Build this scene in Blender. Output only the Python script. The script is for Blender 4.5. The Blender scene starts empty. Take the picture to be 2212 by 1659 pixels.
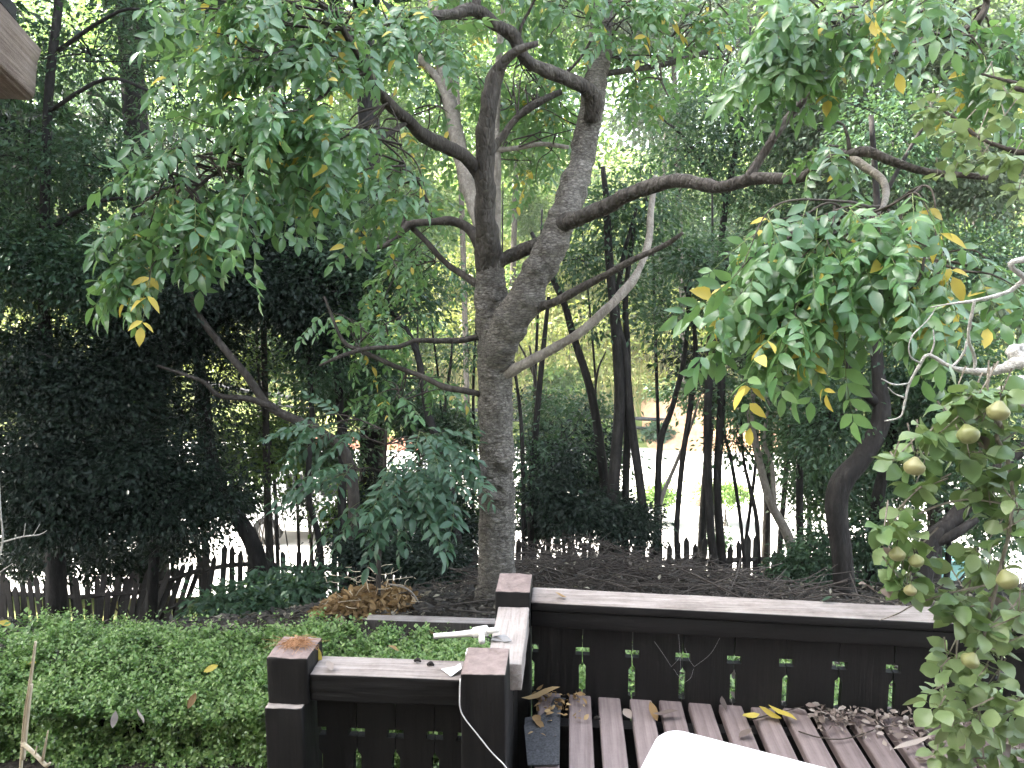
import bpy, bmesh, math, random
import numpy as np
from mathutils import Vector, Matrix, Euler

random.seed(7)
rng = np.random.default_rng(11)
R = math.radians
sc = bpy.context.scene
C = sc.collection

# ------------------------------------------------------------------ camera
F, CX, CY = 1663.0, 1106.0, 829.5          # focal length and centre of the 2212 x 1659 view
CAM = Vector((0.0, 0.0, 1.60))
cam_eul = Euler((R(90 - 7.5), 0, R(4.2)))
cd = bpy.data.cameras.new('camera'); cam = bpy.data.objects.new('camera', cd); C.objects.link(cam)
cam.location = CAM; cam.rotation_euler = cam_eul
cd.sensor_width = 36; cd.lens = 36 * F / 2212; cd.clip_start = 0.05; cd.clip_end = 600
sc.camera = cam

# ------------------------------------------------------------------ sky, sun, exposure
SUN_EL, SUN_AZ = 50.0, -88.0               # azimuth from +Y, negative = to the left
w = bpy.data.worlds.new('World'); sc.world = w; w.use_nodes = True
nt = w.node_tree; nt.nodes.clear()
sky = nt.nodes.new('ShaderNodeTexSky'); sky.sky_type = 'NISHITA'; sky.sun_disc = False
sky.sun_elevation = R(SUN_EL); sky.sun_rotation = R(SUN_AZ); sky.dust_density = 4.0; sky.air_density = 1.0; sky.ozone_density = 0.6
hs = nt.nodes.new('ShaderNodeHueSaturation'); hs.inputs['Saturation'].default_value = 0.52
bg = nt.nodes.new('ShaderNodeBackground'); bg.inputs['Strength'].default_value = 0.15
wo = nt.nodes.new('ShaderNodeOutputWorld')
nt.links.new(sky.outputs[0], hs.inputs['Color']); nt.links.new(hs.outputs[0], bg.inputs[0]); nt.links.new(bg.outputs[0], wo.inputs[0])
sl = bpy.data.lights.new('sun', 'SUN'); so = bpy.data.objects.new('sun', sl); C.objects.link(so)
sl.energy = 4.5; sl.angle = R(0.6); sl.color = (1.0, 0.95, 0.86)
sd = Vector((math.sin(R(SUN_AZ)) * math.cos(R(SUN_EL)), math.cos(R(SUN_AZ)) * math.cos(R(SUN_EL)), math.sin(R(SUN_EL))))
so.rotation_euler = sd.to_track_quat('Z', 'Y').to_euler(); so.location = sd * 30
sc.view_settings.view_transform = 'Standard'; sc.view_settings.look = 'None'
sc.view_settings.gamma = 1.0; sc.view_settings.use_curve_mapping = False
sc.view_settings.exposure = 3.5
sc.cycles.max_bounces = 6; sc.cycles.diffuse_bounces = 3; sc.cycles.glossy_bounces = 2
sc.cycles.transmission_bounces = 4; sc.cycles.transparent_max_bounces = 4
sc.cycles.use_denoising = True
sc.cycles.sample_clamp_indirect = 6.0
sc.cycles.caustics_reflective = False; sc.cycles.caustics_refractive = False

# ------------------------------------------------------------------ helpers
RM = cam_eul.to_matrix()
def ray(u, v): return RM @ Vector(((u - CX) / F, -(v - CY) / F, -1.0))
def at(u, v, Y):
    d = ray(u, v); return CAM + d * (Y / d.y)
def atz(u, v, z):
    d = ray(u, v); return CAM + d * ((z - CAM.z) / d.z)
def px(n, Y): return n * Y / F

def hash3(i, j, k, s=0):
    h = (i * 374761393 + j * 668265263 + k * 2147483647 + s * 144665) & 0xffffffff
    h = ((h ^ (h >> 13)) * 1274126177) & 0xffffffff
    return ((h ^ (h >> 16)) & 0xffff) / 65535.0
def vnoise(p, s=0):
    p = np.asarray(p, float); i = np.floor(p).astype(np.int64); f = p - i; f = f * f * (3 - 2 * f)
    r = 0
    for dx in (0, 1):
        for dy in (0, 1):
            for dz in (0, 1):
                wgt = (f[..., 0] if dx else 1 - f[..., 0]) * (f[..., 1] if dy else 1 - f[..., 1]) * (f[..., 2] if dz else 1 - f[..., 2])
                r = r + wgt * hash3(i[..., 0] + dx, i[..., 1] + dy, i[..., 2] + dz, s)
    return r * 2 - 1

def smooth(a, b, x):
    t = np.clip((x - a) / (b - a), 0, 1); return t * t * (3 - 2 * t)
KY = [-40, 3.6, 6.4, 8.0, 10.0, 11.5, 13.2, 14.0, 28.2, 30.0, 34.0, 60.0, 110.0]
KZ = [-1.0, -1.05, -1.15, -1.62, -2.3, -3.2, -4.35, -4.5, -4.5, -3.7, -2.4, 9.0, 20.0]
def ground(x, y):
    x = np.asarray(x, float); y = np.asarray(y, float)
    z = np.interp(y, KY, KZ)
    z = z - 0.95 * smooth(0.8, 4.8, -x) * smooth(4.8, 8.5, y) * (1 - smooth(12, 15, y))
    P = np.stack([x * .7, y * .7, x * 0], -1)
    onroad = smooth(12.8, 13.8, y) * (1 - smooth(28.2, 29.5, y))
    z = z + vnoise(P, 3) * 0.07 * (1 - onroad) + vnoise(P * .25, 5) * 0.8 * smooth(30, 40, y)
    return z
def gz(x, y): return float(ground(np.array([x]), np.array([y]))[0])

# ---- object making
def tag(o, label=None, cat=None, group=None, kind=None):
    if label: o['label'] = label
    if cat: o['category'] = cat
    if group: o['group'] = group
    if kind: o['kind'] = kind
    return o
def empty(name, loc, label=None, cat=None, group=None, kind=None):
    o = bpy.data.objects.new(name, None); C.objects.link(o); o.location = loc; o.empty_display_size = .1
    return tag(o, label, cat, group, kind)
def link(name, me, parent=None, mat=None):
    """mesh given in world coordinates; the child keeps them whatever its parent's place"""
    o = bpy.data.objects.new(name, me); C.objects.link(o)
    if mat is not None and not me.materials: me.materials.append(mat)
    if parent is not None:
        o.parent = parent
        o.matrix_parent_inverse = Matrix.Translation(-Vector(parent.location))
    return o
def np_mesh(name, co, quads=None, tris=None, tint=None, mat=None, smooth_=False, midx=None):
    me = bpy.data.meshes.new(name)
    nq = 0 if quads is None else len(quads); ntr = 0 if tris is None else len(tris)
    lv = []; ls = []; tot = []
    if nq: lv.append(np.asarray(quads).ravel()); tot.append(np.full(nq, 4))
    if ntr: lv.append(np.asarray(tris).ravel()); tot.append(np.full(ntr, 3))
    lv = np.concatenate(lv).astype(np.int32); tot = np.concatenate(tot).astype(np.int32)
    st = np.concatenate([[0], np.cumsum(tot)[:-1]]).astype(np.int32)
    me.vertices.add(len(co)); me.vertices.foreach_set('co', np.ascontiguousarray(co, np.float32).ravel())
    me.loops.add(len(lv)); me.loops.foreach_set('vertex_index', lv)
    me.polygons.add(len(tot)); me.polygons.foreach_set('loop_start', st); me.polygons.foreach_set('loop_total', tot)
    if smooth_: me.polygons.foreach_set('use_smooth', np.ones(len(tot), bool))
    if midx is not None: me.polygons.foreach_set('material_index', np.asarray(midx, np.int32))
    me.update(calc_edges=True)
    if tint is not None:
        a = me.attributes.new('tint', 'FLOAT', 'FACE'); a.data.foreach_set('value', np.ascontiguousarray(tint, np.float32))
    if mat is not None:
        for m in (mat if isinstance(mat, (list, tuple)) else [mat]): me.materials.append(m)
    return me

class MB:
    def __init__(s): s.v = []; s.f = []; s.m = []; s.t = []; s.n = 0
    def add(s, co, faces, mi=0, tint=0.5):
        co = np.asarray(co, float).reshape(-1, 3); s.v.append(co)
        for k, f in enumerate(faces):
            s.f.append(tuple(int(i) + s.n for i in f)); s.m.append(mi if np.isscalar(mi) else mi[k]); s.t.append(tint)
        s.n += len(co); return s
    def box(s, a, b, mi=0, top=None, tint=.5):
        x0, y0, z0 = a; x1, y1, z1 = b
        co = [(x0,y0,z0),(x1,y0,z0),(x1,y1,z0),(x0,y1,z0),(x0,y0,z1),(x1,y0,z1),(x1,y1,z1),(x0,y1,z1)]
        fs = [(3,2,1,0),(4,5,6,7),(0,1,5,4),(1,2,6,5),(2,3,7,6),(3,0,4,7)]
        return s.add(co, fs, [mi, mi if top is None else top, mi, mi, mi, mi], tint)
    def tube(s, pts, rad, seg=8, step=None, mi=0, cap=True, tint=.5):
        co, fs = tube_geo(pts, rad, seg, step, cap); return s.add(co, fs, mi, tint)
    def build(s, name, mat, parent=None, smooth_=False, bevel=0):
        co = np.concatenate(s.v); me = bpy.data.meshes.new(name)
        me.from_pydata(co.tolist(), [], s.f)
        for m in (mat if isinstance(mat, (list, tuple)) else [mat]): me.materials.append(m)
        me.polygons.foreach_set('material_index', np.array(s.m, np.int32))
        if smooth_: me.polygons.foreach_set('use_smooth', np.ones(len(s.f), bool))
        a = me.attributes.new('tint', 'FLOAT', 'FACE'); a.data.foreach_set('value', np.array(s.t, np.float32))
        me.update(); return link(name, me, parent)

def resample(pts, rad, step=None, sub=4):
    P = np.array([list(p) for p in pts], float); Rr = np.array(rad, float); n = len(P)
    if n < 3 and step is None: return P, Rr
    E = np.vstack([2 * P[0] - P[1], P, 2 * P[-1] - P[-2]]); out = []; ro = []
    for i in range(n - 1):
        p0, p1, p2, p3 = E[i], E[i+1], E[i+2], E[i+3]
        k = sub if step is None else max(2, int(np.linalg.norm(p2 - p1) / step))
        t = (np.arange(k) / k)[:, None]
        out.append(.5 * (2*p1 + (p2-p0)*t + (2*p0-5*p1+4*p2-p3)*t*t + (3*p1-p0-3*p2+p3)*t**3))
        ro.append(Rr[i] + (Rr[i+1]-Rr[i]) * t[:, 0])
    out.append(P[-1:]); ro.append(Rr[-1:])
    return np.concatenate(out), np.concatenate(ro)
def frames(P):
    T = np.gradient(P, axis=0); T /= np.linalg.norm(T, axis=1, keepdims=True) + 1e-9
    n = np.array([1., 0, 0]) if abs(T[0][0]) < .8 else np.array([0, 1., 0])
    N = np.empty_like(P)
    for i in range(len(P)):
        n = n - T[i] * n.dot(T[i]); n /= np.linalg.norm(n) + 1e-9; N[i] = n
    return T, N, np.cross(T, N)
def tube_geo(pts, rad, seg=8, step=None, cap=True, disp=None):
    P, r = resample(pts, rad, step); T, N, B = frames(P); m = len(P)
    a = np.linspace(0, 2 * np.pi, seg, endpoint=False)
    dirs = N[:, None] * np.cos(a)[None, :, None] + B[:, None] * np.sin(a)[None, :, None]
    rr = np.broadcast_to(r[:, None], (m, seg)).copy()
    if disp is not None:
        L = np.concatenate([[0], np.cumsum(np.linalg.norm(np.diff(P, axis=0), axis=1))])
        rr = rr + disp(P, dirs, L, a, r)
    co = (P[:, None] + dirs * rr[..., None]).reshape(-1, 3)
    fs = []
    for i in range(m - 1):
        for j in range(seg):
            j2 = (j + 1) % seg
            fs.append((i*seg+j, i*seg+j2, (i+1)*seg+j2, (i+1)*seg+j))
    if cap:
        fs.append(tuple(range(seg - 1, -1, -1))); fs.append(tuple((m-1)*seg + j for j in range(seg)))
    return co, fs

# ------------------------------------------------------------------ materials
def mat_new(name):
    m = bpy.data.materials.new(name); m.use_nodes = True; t = m.node_tree; t.nodes.clear()
    o = t.nodes.new('ShaderNodeOutputMaterial'); b = t.nodes.new('ShaderNodeBsdfPrincipled')
    t.links.new(b.outputs[0], o.inputs[0]); return m, t, b, o
def ramp(t, stops):
    n = t.nodes.new('ShaderNodeValToRGB'); e = n.color_ramp.elements
    e[0].position, e[0].color = stops[0][0], (*stops[0][1], 1); e[1].position, e[1].color = stops[-1][0], (*stops[-1][1], 1)
    for p, c in stops[1:-1]:
        x = e.new(p); x.color = (*c, 1)
    return n
def noise(t, scale, detail=4, rough=.6, vec=None, dim='3D'):
    n = t.nodes.new('ShaderNodeTexNoise'); n.inputs['Scale'].default_value = scale
    n.inputs['Detail'].default_value = detail; n.inputs['Roughness'].default_value = rough
    if vec is not None: t.links.new(vec, n.inputs['Vector'])
    return n
def mapping(t, scale=(1, 1, 1), src='Object', rot=(0, 0, 0)):
    tc = t.nodes.new('ShaderNodeTexCoord'); mp = t.nodes.new('ShaderNodeMapping')
    mp.inputs['Scale'].default_value = scale; mp.inputs['Rotation'].default_value = rot
    t.links.new(tc.outputs[src], mp.inputs[0]); return mp.outputs[0]
def bump(t, b, h, strength=.4, dist=.01):
    n = t.nodes.new('ShaderNodeBump'); n.inputs['Strength'].default_value = strength; n.inputs['Distance'].default_value = dist
    t.links.new(h, n.inputs['Height']); t.links.new(n.outputs[0], b.inputs['Normal'])
def math_(t, op, a, b_):
    n = t.nodes.new('ShaderNodeMath'); n.operation = op
    for k, x in enumerate((a, b_)):
        if isinstance(x, (int, float)): n.inputs[k].default_value = x
        else: t.links.new(x, n.inputs[k])
    return n.outputs[0]

def leaf_mat(name, stops, trans=(.2, .3, .06), tr=.35, rough=.42, spec=.5, objrand=0.0):
    m, t, b, o = mat_new(name)
    at_ = t.nodes.new('ShaderNodeAttribute'); at_.attribute_name = 'tint'
    v = at_.outputs['Fac']
    if objrand:
        oi = t.nodes.new('ShaderNodeObjectInfo')
        v = math_(t, 'ADD', math_(t, 'MULTIPLY', v, 1 - objrand), math_(t, 'MULTIPLY', oi.outputs['Random'], objrand))
    nz = noise(t, 40, 2, .5, mapping(t))
    v2 = math_(t, 'ADD', v, math_(t, 'MULTIPLY', math_(t, 'SUBTRACT', nz.outputs['Fac'], .5), .25))
    r = ramp(t, stops); t.links.new(v2, r.inputs[0]); t.links.new(r.outputs[0], b.inputs['Base Color'])
    b.inputs['Roughness'].default_value = rough; b.inputs['Specular IOR Level'].default_value = spec
    tb = t.nodes.new('ShaderNodeBsdfTranslucent')
    mx = t.nodes.new('ShaderNodeMix'); mx.data_type = 'RGBA'; mx.inputs[0].default_value = .5
    mx.inputs[7].default_value = (*trans, 1); t.links.new(r.outputs[0], mx.inputs[6]); t.links.new(mx.outputs[2], tb.inputs[0])
    ms = t.nodes.new('ShaderNodeMixShader'); ms.inputs[0].default_value = tr
    t.links.new(b.outputs[0], ms.inputs[1]); t.links.new(tb.outputs[0], ms.inputs[2]); t.links.new(ms.outputs[0], o.inputs[0])
    return m
M = {}
M['walnut'] = leaf_mat('walnut leaf', [(0, (.048, .13, .055)), (.45, (.105, .235, .095)), (.8, (.175, .315, .125)), (1, (.25, .37, .155))], (.27, .43, .08), .42, .32, .85, .5)
M['yellow'] = leaf_mat('yellow leaf', [(0, (.40, .31, .06)), (.6, (.60, .49, .10)), (1, (.66, .58, .17))], (.6, .48, .06), .35, .5, .4, .4)
M['sumac'] = leaf_mat('bluish leaf', [(0, (.03, .075, .045)), (.5, (.055, .12, .07)), (1, (.095, .17, .095))], (.12, .26, .09), .3, .4, .5, .5)
M['pear'] = leaf_mat('pear leaf', [(0, (.06, .13, .045)), (.5, (.12, .205, .078)), (1, (.235, .31, .15))], (.3, .38, .08), .3, .4, .5, .7)
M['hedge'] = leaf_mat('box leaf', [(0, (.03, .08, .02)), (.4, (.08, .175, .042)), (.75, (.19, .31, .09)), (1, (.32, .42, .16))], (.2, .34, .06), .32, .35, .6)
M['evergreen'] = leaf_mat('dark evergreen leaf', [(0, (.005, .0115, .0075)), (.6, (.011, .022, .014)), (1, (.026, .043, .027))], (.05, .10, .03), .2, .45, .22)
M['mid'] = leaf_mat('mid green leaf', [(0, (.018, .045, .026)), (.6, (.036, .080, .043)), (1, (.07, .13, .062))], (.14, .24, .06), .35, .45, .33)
M['olive'] = leaf_mat('olive leaf', [(0, (.05, .075, .045)), (.6, (.085, .12, .07)), (1, (.13, .165, .095))], (.16, .22, .07), .3, .5, .4)
M['bright'] = leaf_mat('bright green leaf', [(0, (.055, .11, .03)), (.6, (.10, .175, .045)), (1, (.17, .24, .065))], (.24, .38, .06), .4, .45, .4)
M['yellowgreen'] = leaf_mat('yellow green leaf', [(0, (.11, .15, .04)), (.6, (.19, .22, .055)), (1, (.28, .27, .08))], (.3, .36, .06), .4, .5, .4)
M['dryleaf'] = leaf_mat('dry leaf', [(0, (.11, .07, .035)), (.5, (.28, .185, .085)), (1, (.46, .34, .18))], (.3, .18, .06), .15, .7, .2, .3)
M['deadleaf'] = leaf_mat('grey dead leaf', [(0, (.07, .055, .05)), (.5, (.19, .155, .135)), (1, (.40, .36, .32))], (.25, .2, .15), .1, .75, .2, .3)
M['litter'] = leaf_mat('leaf litter', [(0, (.02, .02, .017)), (.6, (.055, .05, .042)), (.9, (.11, .095, .075)), (1, (.32, .30, .22))], (.1, .08, .05), .1, .7, .3)
M['grass'] = leaf_mat('dry grass', [(0, (.16, .17, .06)), (.5, (.30, .26, .12)), (1, (.42, .35, .20))], (.35, .3, .1), .3, .6, .3)

def bark_mat(name, c0, c1, c2, scale=18, stretch=.35, bs=.6, dist=.012):
    m, t, b, o = mat_new(name)
    vec = mapping(t, (1, 1, stretch))
    n1 = noise(t, scale, 6, .7, vec); n2 = noise(t, 3.0, 3, .6)
    vo = t.nodes.new('ShaderNodeTexVoronoi'); vo.feature = 'DISTANCE_TO_EDGE'; vo.inputs['Scale'].default_value = scale * 1.6
    t.links.new(vec, vo.inputs['Vector'])
    s = math_(t, 'ADD', math_(t, 'MULTIPLY', n1.outputs['Fac'], .65), math_(t, 'MULTIPLY', n2.outputs['Fac'], .35))
    r = ramp(t, [(.32, c0), (.5, c1), (.68, c2)]); t.links.new(s, r.inputs[0]); t.links.new(r.outputs[0], b.inputs['Base Color'])
    b.inputs['Roughness'].default_value = .85; b.inputs['Specular IOR Level'].default_value = .25
    h = math_(t, 'ADD', n1.outputs['Fac'], math_(t, 'MULTIPLY', math_(t, 'MINIMUM', vo.outputs['Distance'], .25), 2.0))
    bump(t, b, h, bs, dist); return m
def walnut_bark():
    m, t, b, o = mat_new('grey walnut bark')
    v1 = mapping(t, (1, 1, 2.6)); v2 = mapping(t, (1, 1, .45))
    n1 = noise(t, 26, 5, .65, v1); n2 = noise(t, 4, 4, .6, mapping(t)); n3 = noise(t, 20, 6, .7, v2)
    vo = t.nodes.new('ShaderNodeTexVoronoi'); vo.feature = 'DISTANCE_TO_EDGE'; vo.inputs['Scale'].default_value = 22; vo.inputs['Randomness'].default_value = 1
    mxv = t.nodes.new('ShaderNodeMix'); mxv.data_type = 'RGBA'; mxv.inputs[0].default_value = .06; t.links.new(v1, mxv.inputs[6]); t.links.new(n3.outputs['Color'], mxv.inputs[7]); t.links.new(mxv.outputs[2], vo.inputs['Vector'])
    crack = t.nodes.new('ShaderNodeMapRange'); crack.inputs[1].default_value = .0; crack.inputs[2].default_value = .16; t.links.new(vo.outputs['Distance'], crack.inputs[0])
    sm = math_(t, 'ADD', math_(t, 'MULTIPLY', n1.outputs['Fac'], .45), math_(t, 'ADD', math_(t, 'MULTIPLY', n2.outputs['Fac'], .25), math_(t, 'MULTIPLY', n3.outputs['Fac'], .3)))
    r = ramp(t, [(.34, (.07, .064, .054)), (.48, (.155, .142, .122)), (.62, (.26, .242, .21)), (.75, (.36, .345, .31))]); t.links.new(sm, r.inputs[0])
    fis = ramp(t, [(.0, (.028, .024, .02)), (1, (1, 1, 1))]); t.links.new(crack.outputs[0], fis.inputs[0])
    mu = t.nodes.new('ShaderNodeMix'); mu.data_type = 'RGBA'; mu.blend_type = 'MULTIPLY'; mu.inputs[0].default_value = .38
    t.links.new(r.outputs[0], mu.inputs[6]); t.links.new(fis.outputs[0], mu.inputs[7]); t.links.new(mu.outputs[2], b.inputs['Base Color'])
    b.inputs['Roughness'].default_value = .88; b.inputs['Specular IOR Level'].default_value = .2
    bump(t, b, math_(t, 'ADD', math_(t, 'MULTIPLY', crack.outputs[0], .9), n3.outputs['Fac']), .7, .016); return m
M['bark'] = walnut_bark()
M['bark_limb'] = bark_mat('smoother grey limb bark', (.03, .026, .022), (.07, .062, .053), (.16, .145, .125), 18, .4, .9, .016)
M['bark_dark'] = bark_mat('dark bark', (.009, .008, .007), (.022, .0195, .0175), (.05, .045, .04), 14, .3, .6, .012)
M['bark_mid'] = bark_mat('brown bark', (.02, .0165, .014), (.045, .0385, .032), (.10, .087, .074), 16, .3)
M['bark_pale'] = bark_mat('pale bark', (.12, .105, .085), (.24, .215, .18), (.38, .35, .30), 22, .6)
M['lichen'] = bark_mat('lichen covered twig', (.22, .21, .19), (.44, .43, .40), (.66, .66, .62), 90, 1, .7, .004)
M['twig'] = bark_mat('twig', (.025, .02, .017), (.055, .046, .038), (.11, .095, .08), 30, .4, .4, .004)
M['greentwig'] = bark_mat('green rachis', (.12, .17, .06), (.19, .24, .10), (.28, .31, .15), 30, .4, .2, .002)
M['straw'] = bark_mat('dry cane', (.30, .25, .17), (.46, .40, .29), (.60, .54, .42), 30, .2, .4, .003)

def wood_mat(name, stops, axis=0, rough=.75, bs=.35, fine=1.0, spec=.3, dark=0.0):
    m, t, b, o = mat_new(name)
    s = [26, 26, 26]; s[axis] = 1.3
    vec = mapping(t, tuple(x * fine for x in s)); n1 = noise(t, 2.2, 7, .68, vec); n1.inputs['Distortion'].default_value = .6
    n2 = noise(t, 5, 4, .6, mapping(t)); n3 = noise(t, 60, 3, .7, mapping(t))
    v = math_(t, 'ADD', math_(t, 'MULTIPLY', n1.outputs['Fac'], .55), math_(t, 'ADD', math_(t, 'MULTIPLY', n2.outputs['Fac'], .33), math_(t, 'MULTIPLY', n3.outputs['Fac'], .12)))
    oi = t.nodes.new('ShaderNodeObjectInfo')
    v = math_(t, 'ADD', v, math_(t, 'MULTIPLY', math_(t, 'SUBTRACT', oi.outputs['Random'], .5), .10))
    r = ramp(t, stops); t.links.new(v, r.inputs[0]); t.links.new(r.outputs[0], b.inputs['Base Color'])
    b.inputs['Roughness'].default_value = rough; b.inputs['Specular IOR Level'].default_value = spec
    bump(t, b, n1.outputs['Fac'], bs, .008); return m
GREYW = [(.30, (.10, .085, .075)), (.42, (.22, .19, .172)), (.55, (.34, .305, .282)), (.75, (.47, .435, .405))]
for k, nm in enumerate('xyz'):
    M['weather_' + nm] = wood_mat('weathered grey timber ' + nm, GREYW, k, .85, .7)
    M['paint_' + nm] = wood_mat('dark stained timber ' + nm, [(.3, (.004, .004, .004)), (.55, (.009, .0085, .0083)), (.8, (.030, .027, .0255))], k, .62, .35, 1, .28)
M['posttop'] = wood_mat('brown worn post top', [(.3, (.10, .075, .068)), (.5, (.23, .18, .165)), (.75, (.34, .285, .265))], 2, .85, .5, .5)
M['plank'] = wood_mat('mauve brown deck stain', [(.3, (.095, .073, .071)), (.5, (.195, .158, .153)), (.75, (.31, .265, .255))], 1, .6, .3, 1, .35)
M['picket'] = wood_mat('old dark picket wood', [(.3, (.02, .018, .016)), (.5, (.05, .045, .04)), (.75, (.11, .10, .09))], 2, .85, .5)
M['rafter'] = wood_mat('rafter timber', [(.34, (.035, .024, .018)), (.48, (.095, .07, .054)), (.7, (.22, .18, .148))], 0, .8, .9)
def plain(name, col, rough=.5, spec=.5, nscale=20, var=.15, bs=.1):
    m, t, b, o = mat_new(name); n = noise(t, nscale, 4, .6, mapping(t))
    c0 = tuple(x * (1 - var) for x in col); c1 = tuple(min(1, x * (1 + var)) for x in col)
    r = ramp(t, [(.3, c0), (.7, c1)]); t.links.new(n.outputs['Fac'], r.inputs[0]); t.links.new(r.outputs[0], b.inputs['Base Color'])
    b.inputs['Roughness'].default_value = rough; b.inputs['Specular IOR Level'].default_value = spec
    bump(t, b, n.outputs['Fac'], bs, .004); return m
M['white_plastic'] = plain('white plastic', (.80, .80, .79), .35, .5, 6, .02, .03)
M['cream_plastic'] = plain('cream plastic', (.72, .71, .66), .45, .5, 12, .04, .05)
M['cable'] = plain('white cable', (.72, .72, .70), .5)
M['felt'] = plain('grey roofing felt', (.062, .065, .07), .9, .2, 120, .45, .8)
M['shard'] = plain('grey card shard', (.25, .25, .25), .7)
M['card'] = plain('white card', (.78, .79, .80), .6)
M['soil'] = plain('dark woodland soil', (.05, .043, .036), .95, .1, 9, .5, .8)
M['road'] = plain('pale dusty road', (.42, .405, .38), .9, .2, 3, .10, .3)
M['earth'] = plain('orange brown earth', (.40, .25, .15), .95, .1, 4, .3, .7)
M['stone'] = plain('brown stone', (.25, .19, .15), .9, .2, 12, .3, .6)
M['guard'] = plain('dark weathered rail', (.028, .028, .03), .7, .3, 9, .35, .3)
M['van'] = plain('white vehicle paint', (.78, .79, .80), .3, .5, 5, .02, .0)
M['glass'] = plain('dark glass', (.02, .023, .026), .08, .6, 5, .1, 0)
M['tyre'] = plain('tyre rubber', (.02, .02, .02), .8, .2)
M['teal'] = plain('teal plastic', (.12, .26, .27), .45, .5, 8, .1, .05)
M['redroof'] = plain('red brown roof', (.28, .13, .09), .8, .2, 15, .25, .4)
M['fruit'] = leaf_mat('pear skin', [(0, (.15, .18, .065)), (.6, (.21, .215, .09)), (1, (.26, .225, .11))], (.2, .2, .05), .0, .45, .45, .5)
M['needle'] = plain('rust brown needles', (.42, .24, .13), .8, .2, 30, .3, .1)
M['stucco'] = plain('beige stucco', (.34, .31, .27), .9, .2, 40, .15, .4)
M['web'] = plain('cobweb', (.45, .46, .45), .8, .2)

# ------------------------------------------------------------------ leaves
def leaf_tpl(w=.22, fold=.25, droop=.25, n=3, pos=.4):
    """one leaf along +Y (length 1), n rows of side points, folded on the midrib; verts and quads/tris"""
    ys = np.linspace(0, 1, n + 2)
    def wd(y): return w * (np.sin(np.pi * np.clip(y, 0, 1) ** (math.log(.5) / math.log(pos)))) ** .8
    co = []; 
    for y in ys:
        ww = wd(y) if 0 < y < 1 else 0.0; z = -droop * y * y
        co.append((0, y, z))
        if 0 < y < 1: co += [(ww, y, z + ww * fold), (-ww, y, z + ww * fold)]
    q = []; t = []
    # index: base 0; row i (1..n): 1+3(i-1) mid, +1 right, +2 left; tip last
    r0 = 1; t += [(0, 2, 1), (0, 1, 3)]
    for i in range(n - 1):
        a = 1 + 3 * i; b = a + 3
        q += [(a, a+1, b+1, b), (a+2, a, b, b+2)]
    a = 1 + 3 * (n - 1); tip = a + 3
    t += [(a, a+1, tip), (a+2, a, tip)]
    return np.array(co, float), np.array(q, int).reshape(-1, 4), np.array(t, int).reshape(-1, 3)
DIA = (np.array([(0, 0, 0), (.24, .42, .06), (0, 1, -.12), (-.24, .42, .06)], float), np.zeros((0, 4), int), np.array([(0, 1, 2), (0, 2, 3)]))
HEX = leaf_tpl(.24, .25, .2, 2)

def unit(a): return a / (np.linalg.norm(a, axis=-1, keepdims=True) + 1e-9)
def basis(ax, nr):
    ax = unit(ax); s = unit(np.cross(ax, nr)); n = np.cross(s, ax); return s, ax, n
def place(tpl, pos, ax, nr, size):
    """copies of a template: returns co, quads, tris, number per copy"""
    co, q, t = tpl; k = len(pos); s, a, n = basis(ax, nr)
    c = (co[None, :, 0:1] * s[:, None] + co[None, :, 1:2] * a[:, None] + co[None, :, 2:3] * n[:, None]) * size[:, None, None] + pos[:, None]
    off = (np.arange(k) * len(co))[:, None, None]
    return c.reshape(-1, 3), (q[None] + off).reshape(-1, 4), (t[None] + off).reshape(-1, 3)
def leaf_mesh(name, tpl, pos, ax, nr, size, mat, tint=None):
    c, q, t = place(tpl, pos, ax, nr, size); k = len(pos)
    if tint is None: tint = rng.random(k)
    tt = np.concatenate([np.repeat(tint, len(tpl[1])), np.repeat(tint, len(tpl[2]))])
    return np_mesh(name, c, q if len(q) else None, t if len(t) else None, tt, mat)

DENS, DENS_LEFT = 1.15, 1.5
def crown_points(blobs, per=26, clump=.22, shell=.45):
    """blobs: (centre xyz, radii xyz, leaves). Leaves sit in clumps, the clumps in the blobs."""
    pos = []; ax = []; tint = []; cc = []
    for c, r, n in blobs:
        n = n * (DENS_LEFT if (c[0] < -1.2 and c[1] < 12) else DENS)
        k = max(1, int(n / per)); d = unit(rng.normal(size=(k, 3)))
        rad = (shell + (1 - shell) * rng.random(k)) ** .6 * (0.5 + .62 * rng.random(k) + .35 * (rng.random(k) < .12))
        cen = np.array(c) + d * rad[:, None] * np.array(r)
        cc.append((np.array(c), cen))
        ids = np.repeat(np.arange(k), per); m = len(ids)
        sz = (clump * (.6 + .8 * rng.random(k)))[ids][:, None]
        o = rng.normal(size=(m, 3)) * sz * np.array([1, 1, .55]) * .75
        p = cen[ids] + o
        a = unit(o) * .8 + d[ids] * .35 + np.array([0, 0, -.35]) + rng.normal(size=(m, 3)) * .35
        pos.append(p); ax.append(a); tint.append(np.clip(rng.random(k)[ids] * .55 + rng.random(m) * .45, 0, 1))
    return np.concatenate(pos), np.concatenate(ax), np.concatenate(tint), cc
def up_normals(n, spread=.55):
    return np.array([0, 0, 1.0]) + rng.normal(size=(n, 3)) * spread
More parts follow.
